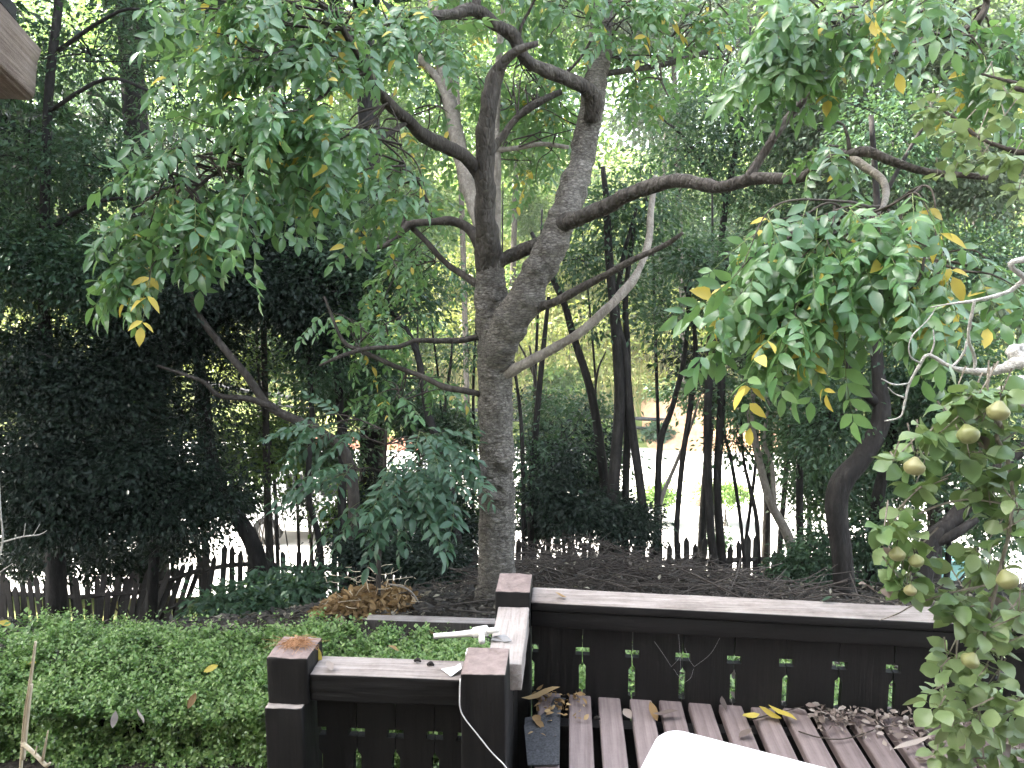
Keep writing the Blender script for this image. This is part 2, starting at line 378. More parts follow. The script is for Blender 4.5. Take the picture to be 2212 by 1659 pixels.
def crown(parent, blobs, mat, size=.07, per=26, clump=.22, tpl=DIA, shell=.4, branches=None, bmat=None, spread=.6, name='crown'):
    p, a, t, cc = crown_points(blobs, per, clump, shell)
    sz = size * 1.08 * (.65 + .7 * rng.random(len(p)))
    o = link(name, leaf_mesh(name, tpl, p, a, up_normals(len(p), spread), sz, mat, t), parent); tag(o, kind='stuff')
    if branches:
        b = MB()
        for c, cen in cc:
            m = min(len(cen), branches)
            for i in rng.choice(len(cen), m, replace=False):
                e = cen[i]; mid = (c + e) / 2 + rng.normal(size=3) * .12 * np.linalg.norm(e - c) + np.array([0, 0, .05])
                r0 = .006 + .008 * np.linalg.norm(e - c)
                b.tube([c, mid, e], [r0, r0 * .7, r0 * .3], 3, 10, cap=False)
        tag(b.build('twigs', bmat, parent), kind='stuff')
    return o

def P_path(path):
    pts = [at(u, v, Y) for u, v, Y, r in path]; rad = [px(r, Y) for u, v, Y, r in path]; return pts, rad
def uvblob(u, v, Y, ru, rv, rY, n): return (at(u, v, Y), (px(ru, Y), rY, px(rv, Y)), n)

def tree(name, label, cat, trunk, limbs=(), blobs=(), leaf='mid', bark='bark_dark', size=.07, per=26, clump=.22, tpl=DIA, group=None, rooted=True, branches=10, seg=8, shell=.4, spread=.6):
    pts, rad = P_path(trunk)
    if rooted:
        b = pts[0]; g = gz(b.x, b.y)
        if b.z > g - .05:
            pts = [Vector((b.x, b.y, g - .15))] + pts; rad = [rad[0] * 1.25] + rad
        base = Vector((b.x, b.y, g))
    else: base = pts[0]
    root = empty(name, base, label, cat, group)
    j = MB()
    P2 = []; 
    for i, p in enumerate(pts):   # slight crookedness
        P2.append(Vector(p) + Vector(rng.normal(size=3) * min(rad[i], .05) * .25))
    j.tube(P2, rad, seg, None); j.build('trunk', M[bark], root, True)
    for l in limbs:
        lp, lr = P_path(l); m = MB(); m.tube(lp, lr, max(5, seg - 2), None); m.build('limb', M[bark], root, True)
    if blobs:
        crown(root, [uvblob(*x) if len(x) == 7 else x for x in blobs], M[leaf], size, per, clump, tpl, shell, branches, M['twig'] if bark != 'bark_dark' else M['bark_dark'], spread)
    return root

# ================================================================== THE SETTING
# ---- ground: one sheet, shaped by ground(x, y)
xs = np.concatenate([np.linspace(-150, -16, 30), np.linspace(-15, 15, 121), np.linspace(16, 150, 30)])
ys = np.concatenate([np.linspace(-60, -2, 12), np.linspace(-1.5, 15, 100), np.linspace(15.5, 36, 60), np.linspace(37, 140, 60)])
gx, gy = np.meshgrid(xs, ys); gzz = ground(gx, gy)
n0, n1 = gx.shape; idx = np.arange(n0 * n1).reshape(n0, n1)
q = np.stack([idx[:-1, :-1], idx[:-1, 1:], idx[1:, 1:], idx[1:, :-1]], -1).reshape(-1, 4)
cy = (gy[:-1, :-1] + gy[1:, 1:]).ravel() / 2
m, t, b, o = mat_new('woodland ground')
geo = t.nodes.new('ShaderNodeNewGeometry'); sep = t.nodes.new('ShaderNodeSeparateXYZ'); t.links.new(geo.outputs['Position'], sep.inputs[0])
nz = noise(t, 1.3, 5, .65, geo.outputs['Position']); nf = noise(t, 25, 4, .7, geo.outputs['Position'])
soil = ramp(t, [(.3, (.022, .02, .017)), (.55, (.05, .043, .035)), (.8, (.09, .075, .058))]); t.links.new(nf.outputs['Fac'], soil.inputs[0])
bank = ramp(t, [(.3, (.07, .11, .03)), (.5, (.14, .17, .055)), (.65, (.22, .21, .085)), (.85, (.28, .21, .11))]); t.links.new(nz.outputs['Fac'], bank.inputs[0])
mr = t.nodes.new('ShaderNodeMapRange'); mr.inputs[1].default_value = 12; mr.inputs[2].default_value = 14; t.links.new(sep.outputs['Y'], mr.inputs[0])
mx = t.nodes.new('ShaderNodeMix'); mx.data_type = 'RGBA'; t.links.new(mr.outputs[0], mx.inputs[0]); t.links.new(soil.outputs[0], mx.inputs[6]); t.links.new(bank.outputs[0], mx.inputs[7])
t.links.new(mx.outputs[2], b.inputs['Base Color']); b.inputs['Roughness'].default_value = .95; b.inputs['Specular IOR Level'].default_value = .15
bump(t, b, nf.outputs['Fac'], .9, .03)
g = link('ground', np_mesh('ground', np.stack([gx, gy, gzz], -1).reshape(-1, 3), q, None, None, m, True)); tag(g, kind='structure')
# ---- road: pale open ground below the fence
rx = np.linspace(-60, 60, 121); ry = np.linspace(13.9, 28.4, 30); gx, gy = np.meshgrid(rx, ry)
edge = vnoise(np.stack([gx * .5, gy * 0, gx * 0], -1), 9) * .5
gy = np.where(gy > 28, gy + edge, np.where(gy < 14.2, gy + edge * .5, gy))
n0, n1 = gx.shape; idx = np.arange(n0 * n1).reshape(n0, n1)
q = np.stack([idx[:-1, :-1], idx[:-1, 1:], idx[1:, 1:], idx[1:, :-1]], -1).reshape(-1, 4)
rd = link('road', np_mesh('road', np.stack([gx, gy, np.full(gx.shape, -4.46)], -1).reshape(-1, 3), q, None, None, M['road'])); tag(rd, kind='structure')
# ---- orange earth bank at the far side of the road
pts = []; A, B = at(1420, 1000, 28.0), at(1700, 1000, 28.0)
for i in range(40):
    for j in range(14):
        x = A.x - .5 + (B.x - A.x + 2.5) * i / 39; y = 27.6 + 4.2 * j / 13
        h = 1.25 * math.sin(math.pi * min(1, max(0, i / 39))) ** .6 * math.sin(math.pi * j / 13) ** .8
        z = max(gz(x, y), -4.46) - .12 + h + .08 * float(vnoise(np.array([x * 2, y * 2, 0]), 4))
        pts.append((x, y, z))
q = [(i*14+j, (i+1)*14+j, (i+1)*14+j+1, i*14+j+1) for i in range(39) for j in range(13)]
eb = link('earth_bank', np_mesh('earth_bank', np.array(pts), np.array(q), None, None, M['earth'], True)); tag(eb, kind='structure')

# ---- deck
DZ = -.10
DY = 3.05                                   # where the planks end under the rail boards
deck = MB()
for y in (-1.2, -.3, .6, 1.4, 2.15, 2.86): deck.box((-.14, y, DZ - .20), (2.5, y + .06, DZ - .046))
deck = deck.build('deck', M['paint_x'], None); tag(deck, kind='structure')
plank_me = []
for s in range(4):
    mb = MB(); n = 8; hw = .045
    for k in range(1): mb.box((-hw, -1.5 + rng.random() * .05, -.038), (hw, DY - .005 - rng.random() * .015, 0), 0)
    bm = bmesh.new(); o = mb.build('plank', M['plank'], None); bm.from_mesh(o.data)
    bmesh.ops.bevel(bm, geom=[e for e in bm.edges], offset=.004, segments=1, affect='EDGES'); bm.to_mesh(o.data); bm.free()
    plank_me.append(o.data); bpy.data.objects.remove(o)
for k in range(-1, 19):
    o = bpy.data.objects.new('plank', plank_me[k % 4]); C.objects.link(o); o.parent = deck
    o.location = (.061 + .123 * k + rng.normal() * .002, rng.normal() * .006, DZ - .003 + rng.normal() * .0015)
    o.rotation_euler = (0, rng.normal() * .006, rng.normal() * .0015)

# ---- railing: posts, rails and sawn boards with a slot between each pair
PT = .367
fpx, lpx, bpx = -.261, -.920, -.213
rail = empty('deck_railing', (fpx, 2.4, -.1), 'low dark timber deck railing with blocky posts and slotted boards', 'railing')
def bevel_obj(o, off=.006, segs=2, angle=True):
    bm = bmesh.new(); bm.from_mesh(o.data)
    bmesh.ops.bevel(bm, geom=list(bm.edges), offset=off, segments=segs, affect='EDGES', profile=.6)
    bm.to_mesh(o.data); bm.free(); return o
def rough_box(name, a, b, mats, parent, top=1, cut=10, amp=.003, off=.006, seed=0, topmul=1.0):
    """a timber: subdivided box with worn, uneven faces; top faces take material `top`"""
    bm = bmesh.new(); bmesh.ops.create_cube(bm, size=1)
    a = np.array(a, float); b = np.array(b, float); c = (a + b) / 2; s = b - a
    for v in bm.verts: v.co = Vector(c + np.array(v.co) * s)
    bmesh.ops.bevel(bm, geom=list(bm.edges), offset=off, segments=2, affect='EDGES', profile=.6)
    L = [e for e in bm.edges if e.calc_length() > .06]
    bmesh.ops.subdivide_edges(bm, edges=L, cuts=cut, use_grid_fill=True)
    co = np.array([v.co[:] for v in bm.verts]); ax = int(np.argmax(s)); f = np.array([30., 30, 30]); f[ax] = 5
    d = vnoise(co * f + seed, seed) * amp + vnoise(co * f * 3 + seed, seed + 1) * amp * .5
    for i, v in enumerate(bm.verts):
        n_ = (np.array(v.co) - c) / s; k = int(np.argmax(np.abs(n_))); n3 = np.zeros(3); n3[k] = np.sign(n_[k]) * d[i] * (topmul if k == 2 else 1)
        v.co = v.co + Vector(n3)
    bm.normal_update()
    for fc in bm.faces: fc.material_index = 1 if fc.normal.z > .75 else 0; fc.smooth = True
    me = bpy.data.meshes.new(name); bm.to_mesh(me); bm.free()
    for m_ in mats: me.materials.append(m_)
    return link(name, me, parent)
pz = -.9
rough_box('post', (fpx - .072, 2.29, pz), (fpx + .072, 2.475, PT), [M['paint_z'], M['posttop']], rail, cut=9, seed=3)
# the left post has a raised square end grain block with a notch, on a wider shaft
rough_box('post', (lpx - .070, 2.345, .205), (lpx + .070, 2.505, PT + .002), [M['paint_z'], M['posttop']], rail, cut=9, seed=5, amp=.004)
rough_box('post', (lpx - .073, 2.32, pz), (lpx + .055, 2.51, .206), [M['paint_z'], M['weather_x']], rail, cut=9, seed=6)
rough_box('post', (bpx - .071, 2.95, pz), (bpx + .069, 3.15, PT + .001), [M['paint_z'], M['posttop']], rail, cut=9, seed=7)
RZ = .31
rough_box('rail', (lpx + .072, 2.355, RZ - .095), (fpx - .074, 2.485, RZ), [M['paint_x'], M['weather_x']], rail, cut=14, seed=11, amp=.003, topmul=1.2)
rough_box('rail', (bpx - .060, 2.478, RZ - .10), (bpx + .066, 2.948, RZ - .003), [M['weather_y'], M['weather_y']], rail, cut=12, seed=12, amp=.004)
rough_box('rail', (bpx + .071, 2.99, RZ - .036), (2.62, 3.145, RZ), [M['paint_x'], M['weather_x']], rail, cut=24, seed=13, amp=.003, topmul=1.6)
rough_box('rail', (bpx + .071, 3.0, RZ - .11), (2.62, 3.135, RZ - .041), [M['paint_x'], M['paint_x']], rail, cut=24, seed=14, amp=.002)
def slot_board(x0, x1, y, th, z0, z1, zr, zs, along='x', name='board'):
    """board with half of a rectangular slot and half of a pointed slot cut from each long edge"""
    g_ = .0018; h1, h2 = .029, .0135; w_ = x1 - x0
    zr0, zr1 = zr; zs0, zs1, zsp = zs
    L = [(x0+g_, z1), (x0+g_, zr1), (x0+h1, zr1), (x0+h1, zr0), (x0+g_, zr0), (x0+g_, zsp), (x0+h2, zs1), (x0+h2, zs0), (x0+g_, zs0-.004), (x0+g_, z0)]
    Rr = [(x1-g_, z0), (x1-g_, zs0-.004), (x1-h2, zs0), (x1-h2, zs1), (x1-g_, zsp), (x1-g_, zr0), (x1-h1, zr0), (x1-h1, zr1), (x1-g_, zr1), (x1-g_, z1)]
    pl = [(a + rng.normal() * .001, b_) for a, b_ in L + Rr]; n = len(pl)
    if along == 'x': co = [(a, y, z) for a, z in pl] + [(a, y + th, z) for a, z in pl]
    else: co = [(y, a, z) for a, z in pl] + [(y + th, a, z) for a, z in pl]
    fs = [tuple(range(n)), tuple(range(2*n-1, n-1, -1))] + [(i+n, (i+1) % n + n, (i+1) % n, i) for i in range(n)]
    mb = MB(); mb.add(co, fs); return mb.build(name, M['paint_z'], rail)
s0 = at(1258, 1425, 3.03).x; SP = .203           # slots at equal steps along the far rail
slot_board(bpx + .071, s0, 3.03, .03, -.6, RZ - .112, (.076, .109), (-.088, .028, .043))
for k in range(11):
    slot_board(s0 + SP * k, s0 + SP * (k + 1), 3.03 + rng.normal() * .0015, .03, -.6, RZ - .112, (.076, .109), (-.088, .028, .043))
xb = lpx + .075
while xb < fpx - .09:
    x2 = min(xb + .135, fpx - .075); slot_board(xb, x2, 2.41, .03, -.9, RZ - .097, (.06, .09), (-.10, -.01, .01)); xb = x2
slot_board(2.48, 2.71, bpx - .01, .03, -.6, RZ - .102, (.076, .109), (-.088, .028, .043), 'y')
slot_board(2.71, 2.945, bpx - .01, .03, -.6, RZ - .102, (.076, .109), (-.088, .028, .043), 'y')
for o in list(rail.children):            # the long rail runs a little askew
    if max(v.co.x for v in o.data.vertices) > bpx + .1 and min(v.co.y for v in o.data.vertices) > 2.9:
        for v in o.data.vertices: v.co.y -= .05 * (v.co.x + .14)

# ---- retaining timber in front of the tree
a, b_ = at(905, 1338, 5.6), at(1066, 1345, 5.6)
o = rough_box('retaining_timber', (a.x - .4, 5.52, a.z - .22), (b_.x + 1.5, 5.62, a.z + .02), [M['picket'], M['weather_x']], None, cut=14, seed=21)
tag(o, 'long grey timber plank edging the soil below the big tree', 'timber')


# ---- the house behind the camera: wall with a window, and the eaves at the upper left
house = empty('house', (-1.5, -1.4, -.3), 'house behind the deck, its eaves showing at the upper left', 'house')
mb = MB(); mb.box((-7, -1.6, -1.1), (6, -1.4, 8.0)); mb.build('wall', M['stucco'], house)  # unseen wall, made this tall to cut sky light from behind
mb = MB(); mb.box((-.6, -1.43, .75), (1.2, -1.37, 2.05)); wn = mb.build('window', M['glass'], house)
mb = MB()
for a_, b_ in (((-.68, -1.43, .67), (1.28, -1.34, .745)), ((-.68, -1.43, 2.055), (1.28, -1.34, 2.13)), ((-.68, -1.43, .747), (-.605, -1.34, 2.053)), ((1.205, -1.43, .747), (1.28, -1.34, 2.053))): mb.box(a_, b_)
fr = mb.build('frame', M['paint_x'], None); fr.parent = wn
# ---- rafter tail of the house at the upper left
def beam(p0, p1, hgt, wid, upv=Vector((0, 0, 1))):
    p0, p1 = Vector(p0), Vector(p1); d = (p1 - p0).normalized(); s = d.cross(upv).normalized(); u_ = s.cross(d)
    return [p0 + s * sx * wid / 2 + u_ * sz * hgt / 2 for sz in (-1, 1) for sx in (-1, 1)], [p1 + s * sx * wid / 2 + u_ * sz * hgt / 2 for sz in (-1, 1) for sx in (-1, 1)], d, s, u_
E0, E1 = at(-440, -330, 1.05), at(34, 152, 1.62)
d = (E1 - E0).normalized()
bm = bmesh.new(); bmesh.ops.create_cube(bm, size=1)
Ln = (E1 - E0).length
for v in bm.verts:
    v.co = Vector((v.co.x * Ln, v.co.y * .075, v.co.z * .135))
    if v.co.x > 0 and v.co.z > 0: v.co.x += .03; v.co.y *= 1
bmesh.ops.bevel(bm, geom=list(bm.edges), offset=.006, segments=2, affect='EDGES')
bmesh.ops.subdivide_edges(bm, edges=[e for e in bm.edges if e.calc_length() > .05], cuts=12, use_grid_fill=True)
co = np.array([v.co[:] for v in bm.verts]); dd = vnoise(co * np.array([9, 60, 60]), 2) * .003
for i, v in enumerate(bm.verts): v.co.y += dd[i]; v.co.z += dd[i]
for f_ in bm.faces: f_.smooth = True
me = bpy.data.meshes.new('rafter'); bm.to_mesh(me); bm.free(); me.materials.append(M['rafter'])
side = d.cross(Vector((0, 0, 1))).normalized(); upv = side.cross(d); RMX = Matrix((d, -side, upv)).transposed().to_4x4()
inv = Matrix.Translation(-Vector(house.location))
for k in range(5):
    raf = bpy.data.objects.new('rafter', me); C.objects.link(raf); raf.parent = house; raf.matrix_parent_inverse = inv
    raf.matrix_basis = Matrix.Translation((E0 + E1) / 2 + Vector((-.6 * k, -.12 * k, 0))) @ RMX
    if k == 0: raf['label'] = 'weathered brown rafter end at the upper left'
# roof boarding on the rafters
mb = MB(); T0 = E0 - d * 1.6 + upv * .075; T1 = E1 - d * .06 + upv * .075; wv = Vector((-3.4, -.68, 0))
mb.add([T0 + Vector((.05, 0, 0)), T1 + Vector((.03, 0, 0)), T1 + wv, T0 + wv, T0 + Vector((.05, 0, 0)) + upv * .03, T1 + Vector((.03, 0, 0)) + upv * .03, T1 + wv + upv * .03, T0 + wv + upv * .03], [(3,2,1,0),(4,5,6,7),(0,1,5,4),(1,2,6,5),(2,3,7,6),(3,0,4,7)]); mb.build('roof', M['paint_y'], house)

# ---- picket fences
def picket_me(h, w_=.07, th=.018, tip=.07):
    mb = MB(); pl = [(-w_/2, 0), (w_/2, 0), (w_/2, h - tip), (0, h), (-w_/2, h - tip)]
    co = [(x, -th/2, z) for x, z in pl] + [(x, th/2, z) for x, z in pl]
    mb.add(co, [(0,1,2,3,4), (9,8,7,6,5)] + [(i+5, (i+1) % 5 + 5, (i+1) % 5, i)[::-1] for i in range(5)])
    o = mb.build('picket', M['picket'], None); me = o.data; bpy.data.objects.remove(o); return me
PK = [picket_me(h, w_) for h, w_ in ((.98, .07), (.93, .066), (1.0, .074), (.86, .07))]
def fence(name, label, knots, pitch=.098, group=None, skip=.04):
    """knots: (u, v of the picket tops, Y, lean in radians)"""
    P = [at(u, v, Y) for u, v, Y, l in knots]; ln = [k[3] for k in knots]
    root = empty(name, (P[0].x, P[0].y, P[0].z - 1), label, 'fence')
    inv = Matrix.Translation(-Vector(root.location)); i = 0
    for s in range(len(P) - 1):
        a, b_ = P[s], P[s + 1]; L = (b_ - a).length; k = max(1, int(L / pitch)); ang = math.atan2(b_.y - a.y, b_.x - a.x)
        for j in range(k):
            f_ = j / k; p = a.lerp(b_, f_); lean = ln[s] + (ln[s+1] - ln[s]) * f_ + rng.normal() * .035
            if rng.random() < skip: continue
            o = bpy.data.objects.new('picket', PK[int(rng.integers(4))]); C.objects.link(o); o.parent = root; o.matrix_parent_inverse = inv
            o.location = (p.x - math.sin(lean) * .9, p.y + rng.normal() * .01, p.z - .95 + rng.normal() * .025); o.rotation_euler = (rng.normal() * .04, lean, ang)
        for dz in (-.28, -.72):
            off = Vector((0, .03, dz)); sh = Vector((-math.sin((ln[s] + ln[s+1]) / 2) * -dz, 0, 0)); 
            mb = MB(); mb.tube([a + off + sh, (a + b_) / 2 + off + sh + Vector((0, 0, .01)), b_ + off + sh], [.035, .033, .035], 4, None); mb.build('cross_rail', M['picket'], root)
    return root
fence('picket_fence', 'dark picket fence below the left trees, its right part leaning over', [(-70, 1240, 9.6, 0), (170, 1250, 9.6, .02), (300, 1240, 9.7, .25), (380, 1212, 9.7, .42), (445, 1190, 9.75, .22), (520, 1178, 9.8, .04), (600, 1180, 9.9, 0)])
fence('picket_fence', 'grey picket fence behind the blue-green sapling, left of the big trunk', [(612, 1188, 9.9, .0), (760, 1190, 9.9, .12), (880, 1172, 9.9, .03), (1045, 1168, 9.9, 0)], skip=.12)
fence('picket_fence', 'dark upright picket fence behind the brush pile, right of the big trunk', [(1120, 1172, 9.9, 0), (1390, 1176, 9.9, .02), (1560, 1168, 9.9, -.02), (1730, 1166, 9.9, 0), (1990, 1172, 9.9, .03)], pitch=.105, skip=.08)

# ---- guard rail beyond the road
root = empty('guard_rail', at(1300, 960, 29), 'long dark log guard rail on the far side of the road', 'guard rail')
for dv, r in ((0, 4.5), (20, 3.6)):
    mb = MB(); K = [(420, 822), (600, 855), (900, 882), (1130, 888), (1340, 902), (1560, 914), (1740, 930), (1900, 944)]
    mb.tube([at(u, v + dv, 29.2) for u, v in K], [px(r, 29)] * len(K), 6, None); mb.build('log', M['guard'], root, True)
for u, v in K:
    p = at(u, v, 29.3); mb = MB(); mb.tube([p + Vector((0, .1, .25)), Vector((p.x, p.y + .1, min(p.z - .6, gz(p.x, p.y + .1) - .1)))], [.09, .10], 6, None); mb.build('rail_post', M['guard'], root, True)

# ================================================================== THE BIG TREE
YT = 6.4
def hero_disp(knots):
    """bark relief: horizontal scaly ridges, lumps, and burr-like knots at (u, v, size px, height m)"""
    K = [(np.array(at(u, v, YT - .16)), px(s, YT), h) for u, v, s, h in knots]
    def f(P, dirs, L, a, r):
        q_ = P[:, None] + dirs * r[:, None, None]
        ang = np.broadcast_to(a[None], (len(L), len(a))); LL = np.broadcast_to(L[:, None], ang.shape)
        R_ = np.broadcast_to(r[:, None], ang.shape)
        big = vnoise(q_ * 5.5, 1) * .02 + vnoise(q_ * 14, 2) * .009
        cr = np.stack([np.cos(ang) * R_ * 55, np.sin(ang) * R_ * 55, LL * 26], -1)
        ridge = np.abs(vnoise(cr, 6)); scale = vnoise(np.stack([np.cos(ang) * R_ * 22, np.sin(ang) * R_ * 22, LL * 75], -1), 7)
        d = big - (1 - np.clip(ridge * 3.0, 0, 1)) * .011 + np.clip(scale, -.2, 1) * .009
        for c, s, h in K:
            e = np.linalg.norm((q_ - c) * np.array([1, 1, 1.15]), axis=-1) / s
            d = d + h * np.exp(-e * e) - h * 1.15 * np.exp(-(e / .38) ** 2)
        return d
    return f
hero = empty('walnut_tree', at(1060, 1345, YT), 'big grey-barked forked tree in the middle with compound leaves', 'tree')
hero.location.z = gz(hero.location.x, hero.location.y)
def limb(path, name='limb', seg=12, step=.05, disp=True, bark='bark_limb', parent=hero):
    pts, rad = P_path(path); mb = MB()
    def dsp(P, dirs, L, a, r):
        q_ = P[:, None] + dirs * r[:, None, None]
        return (vnoise(q_ * 7, 3) * .20 + vnoise(q_ * 20, 4) * .12) * r[:, None]
    co, fs = tube_geo(pts, rad, seg, step, True, dsp if disp else None); mb.add(co, fs)
    return mb.build(name, M[bark], parent, True)
knots = [(1036, 604, 11, .03), (1065, 640, 15, .035), (1036, 671, 13, .05), (1094, 664, 11, .03), (1053, 807, 16, .04), (1098, 999, 24, .085), (1074, 1060, 30, .06), (1042, 1018, 18, .05), (1080, 885, 13, .02), (1060, 735, 24, .03)]
pts, rad = P_path([(1050, 1440, YT, 62), (1056, 1370, YT, 54), (1066, 1300, YT, 45), (1072, 1200, YT, 41), (1073, 1120, YT, 40), (1073, 1040, YT, 39), (1072, 950, YT, 39), (1070, 850, YT, 39), (1070, 760, YT, 40), (1066, 690, YT, 37), (1062, 620, YT, 32), (1058, 560, YT, 29), (1052, 500, YT, 24)])
mb = MB(); co, fs = tube_geo(pts, rad, 88, .011, True, hero_disp(knots)); mb.add(co, fs); mb.build('trunk', M['bark'], hero, True)
Y = YT
limb([(1058, 585, Y, 29), (1050, 490, Y-.15, 24), (1047, 400, Y-.3, 22), (1048, 300, Y-.4, 21), (1058, 220, Y-.45, 19), (1068, 170, Y-.45, 16), (1085, 140, Y-.5, 11), (1110, 115, Y-.55, 9), (1140, 100, Y-.6, 7.5), (1162, 94, Y-.6, 6)], seg=20, step=.03)
limb([(1066, 800, Y, 28), (1080, 755, Y-.12, 37), (1105, 700, Y-.2, 38), (1140, 630, Y-.25, 37), (1175, 560, Y-.25, 35), (1208, 490, Y-.2, 33), (1235, 420, Y-.1, 30), (1258, 340, Y, 27), (1270, 280, Y+.05, 26), (1284, 200, Y+.1, 24), (1295, 120, Y+.2, 23), (1300, 50, Y+.3, 21), (1306, -60, Y+.4, 19), (1312, -260, Y+.5, 14)], seg=40, step=.016, bark='bark')
limb([(1280, 260, Y-.05, 18), (1282, 212, Y-.15, 17), (1258, 184, Y-.25, 15), (1205, 162, Y-.35, 13), (1169, 147, Y-.4, 13), (1135, 126, Y-.45, 13), (1108, 78, Y-.5, 13), (1067, 51, Y-.6, 13), (1026, 20, Y-.7, 14), (980, 30, Y-.8, 11), (930, 38, Y-.9, 10), (872, 65, Y-1.1, 8), (830, 95, Y-1.3, 6)], seg=16, step=.03)
limb([(1026, 22, Y-.7, 12), (1032, -10, Y-.7, 10), (1050, -90, Y-.7, 9), (1040, -200, Y-.8, 6)])
limb([(1195, 500, Y-.2, 22), (1225, 480, Y-.3, 20), (1258, 468, Y-.4, 18), (1306, 447, Y-.5, 17), (1357, 420, Y-.65, 16), (1408, 403, Y-.8, 15), (1470, 390, Y-1, 14), (1555, 404, Y-1.25, 14), (1624, 386, Y-1.45, 13), (1682, 386, Y-1.6, 12), (1733, 382, Y-1.75, 11), (1767, 355, Y-1.85, 11), (1801, 341, Y-1.9, 11), (1835, 335, Y-2, 11), (1870, 328, Y-2.05, 10), (1938, 352, Y-2.15, 9), (2006, 372, Y-2.25, 8), (2091, 379, Y-2.4, 6), (2143, 386, Y-2.5, 4)], seg=14, step=.025)
limb([(1835, 338, Y-2, 9), (1870, 362, Y-2.1, 8), (1905, 388, Y-2.25, 8), (1914, 416, Y-2.4, 7), (1908, 445, Y-2.6, 6), (1890, 480, Y-2.8, 5)], bark='bark_pale')
limb([(1615, 388, Y-1.45, 11), (1641, 345, Y-1.45, 10), (1672, 297, Y-1.5, 10), (1699, 259, Y-1.5, 9.5), (1733, 218, Y-1.55, 9), (1767, 184, Y-1.6, 9), (1801, 160, Y-1.65, 8.5), (1870, 136, Y-1.75, 8), (1931, 116, Y-1.85, 8), (2006, 85, Y-2, 7.5), (2080, 66, Y-2.1, 7), (2115, 42, Y-2.2, 7), (2131, 7, Y-2.2, 6), (2134, -60, Y-2.3, 5)], step=.03)
limb([(1835, 335, Y-2, 5), (1832, 300, Y-2, 4), (1822, 270, Y-2, 3), (1808, 263, Y-2, 2)], seg=6)
limb([(1040, 385, Y-.3, 15), (1026, 362, Y-.35, 15), (1005, 338, Y-.5, 15), (964, 317, Y-.7, 15), (917, 293, Y-.9, 14), (879, 259, Y-1.1, 13), (838, 222, Y-1.3, 12), (811, 184, Y-1.5, 11), (794, 154, Y-1.6, 10), (770, 110, Y-1.75, 8), (742, 65, Y-1.9, 6), (720, 10, Y-2, 4)], seg=14, step=.03, bark='bark_mid')
limb([(797, 158, Y-1.6, 8), (770, 158, Y-1.65, 7), (720, 190, Y-1.8, 5), (650, 240, Y-2, 4), (580, 300, Y-2.1, 3.5), (520, 380, Y-2.25, 3)], bark='bark_mid')
limb([(880, 262, Y-1.1, 6), (820, 300, Y-1.35, 5), (730, 330, Y-1.7, 4.5), (640, 340, Y-1.95, 4), (520, 350, Y-2.2, 4), (430, 400, Y-2.4, 3), (380, 470, Y-2.5, 2)], bark='bark_mid')
limb([(1055, 340, Y-.1, 8), (1070, 314, Y, 8), (1094, 283, Y, 8), (1118, 253, Y, 8), (1162, 222, Y+.05, 7), (1212, 198, Y+.1, 6)])
limb([(1060, 324, Y, 5), (1111, 321, Y+.1, 5), (1169, 311, Y+.2, 5), (1227, 318, Y+.4, 4)], bark='bark_pale')
limb([(1062, 590, Y, 16), (1085, 562, Y, 15), (1118, 546, Y, 15), (1165, 524, Y-.1, 14)])
limb([(1050, 735, Y, 8), (1029, 728, Y-.05, 7), (999, 735, Y-.1, 6.5), (947, 736, Y-.2, 6), (896, 736, Y-.3, 6), (862, 749, Y-.35, 5.5), (794, 753, Y-.5, 5), (740, 768, Y-.6, 4), (690, 790, Y-.7, 3)], bark='bark_mid', seg=8)
limb([(1050, 620, Y, 9), (1026, 612, Y, 8), (1005, 596, Y+.05, 7), (971, 575, Y+.1, 7), (944, 548, Y+.1, 6), (927, 528, Y+.1, 6), (890, 492, Y+.15, 5), (860, 470, Y+.2, 4), (820, 462, Y+.3, 3)], bark='bark_mid', seg=8)
limb([(1050, 560, Y, 13), (1035, 530, Y+.05, 12), (1019, 500, Y+.1, 11), (985, 479, Y+.1, 10), (930, 479, Y+.1, 9), (880, 486, Y+.1, 8), (862, 510, Y+.05, 7), (828, 532, Y, 6), (780, 540, Y-.1, 5), (740, 560, Y-.15, 3)], bark='bark_mid', seg=10)
limb([(1066, 600, Y+.1, 18), (1050, 520, Y+.2, 17), (1022, 440, Y+.4, 16), (1000, 355, Y+.6, 17), (975, 240, Y+.9, 15), (955, 130, Y+1.1, 14), (940, 40, Y+1.3, 12), (930, -80, Y+1.5, 9)], bark='bark_pale')
limb([(975, 235, Y+.9, 9), (945, 170, Y+1, 8), (915, 135, Y+1.1, 7), (900, 115, Y+1.2, 5)], bark='bark_pale', seg=8)
limb([(1070, 580, Y+.1, 11), (1073, 450, Y+.25, 10), (1073, 350, Y+.3, 9), (1072, 240, Y+.4, 8), (1078, 120, Y+.5, 7), (1090, -20, Y+.6, 5)], bark='bark_pale')
limb([(1085, 812, Y-.05, 14), (1108, 799, Y-.12, 12), (1152, 777, Y-.2, 11), (1203, 749, Y-.25, 11), (1251, 719, Y-.3, 11), (1299, 678, Y-.3, 10), (1340, 637, Y-.25, 9), (1367, 606, Y-.2, 9), (1388, 565, Y-.1, 8), (1402, 515, Y, 8), (1406, 455, Y+.1, 7), (1415, 380, Y+.2, 5)], bark='bark_pale', seg=10)
limb([(1135, 680, Y-.15, 12), (1165, 663, Y-.3, 10), (1203, 650, Y-.4, 9), (1272, 613, Y-.5, 9), (1323, 586, Y-.6, 8), (1374, 558, Y-.7, 7), (1436, 530, Y-.8, 6), (1475, 503, Y-.9, 4)], seg=10)
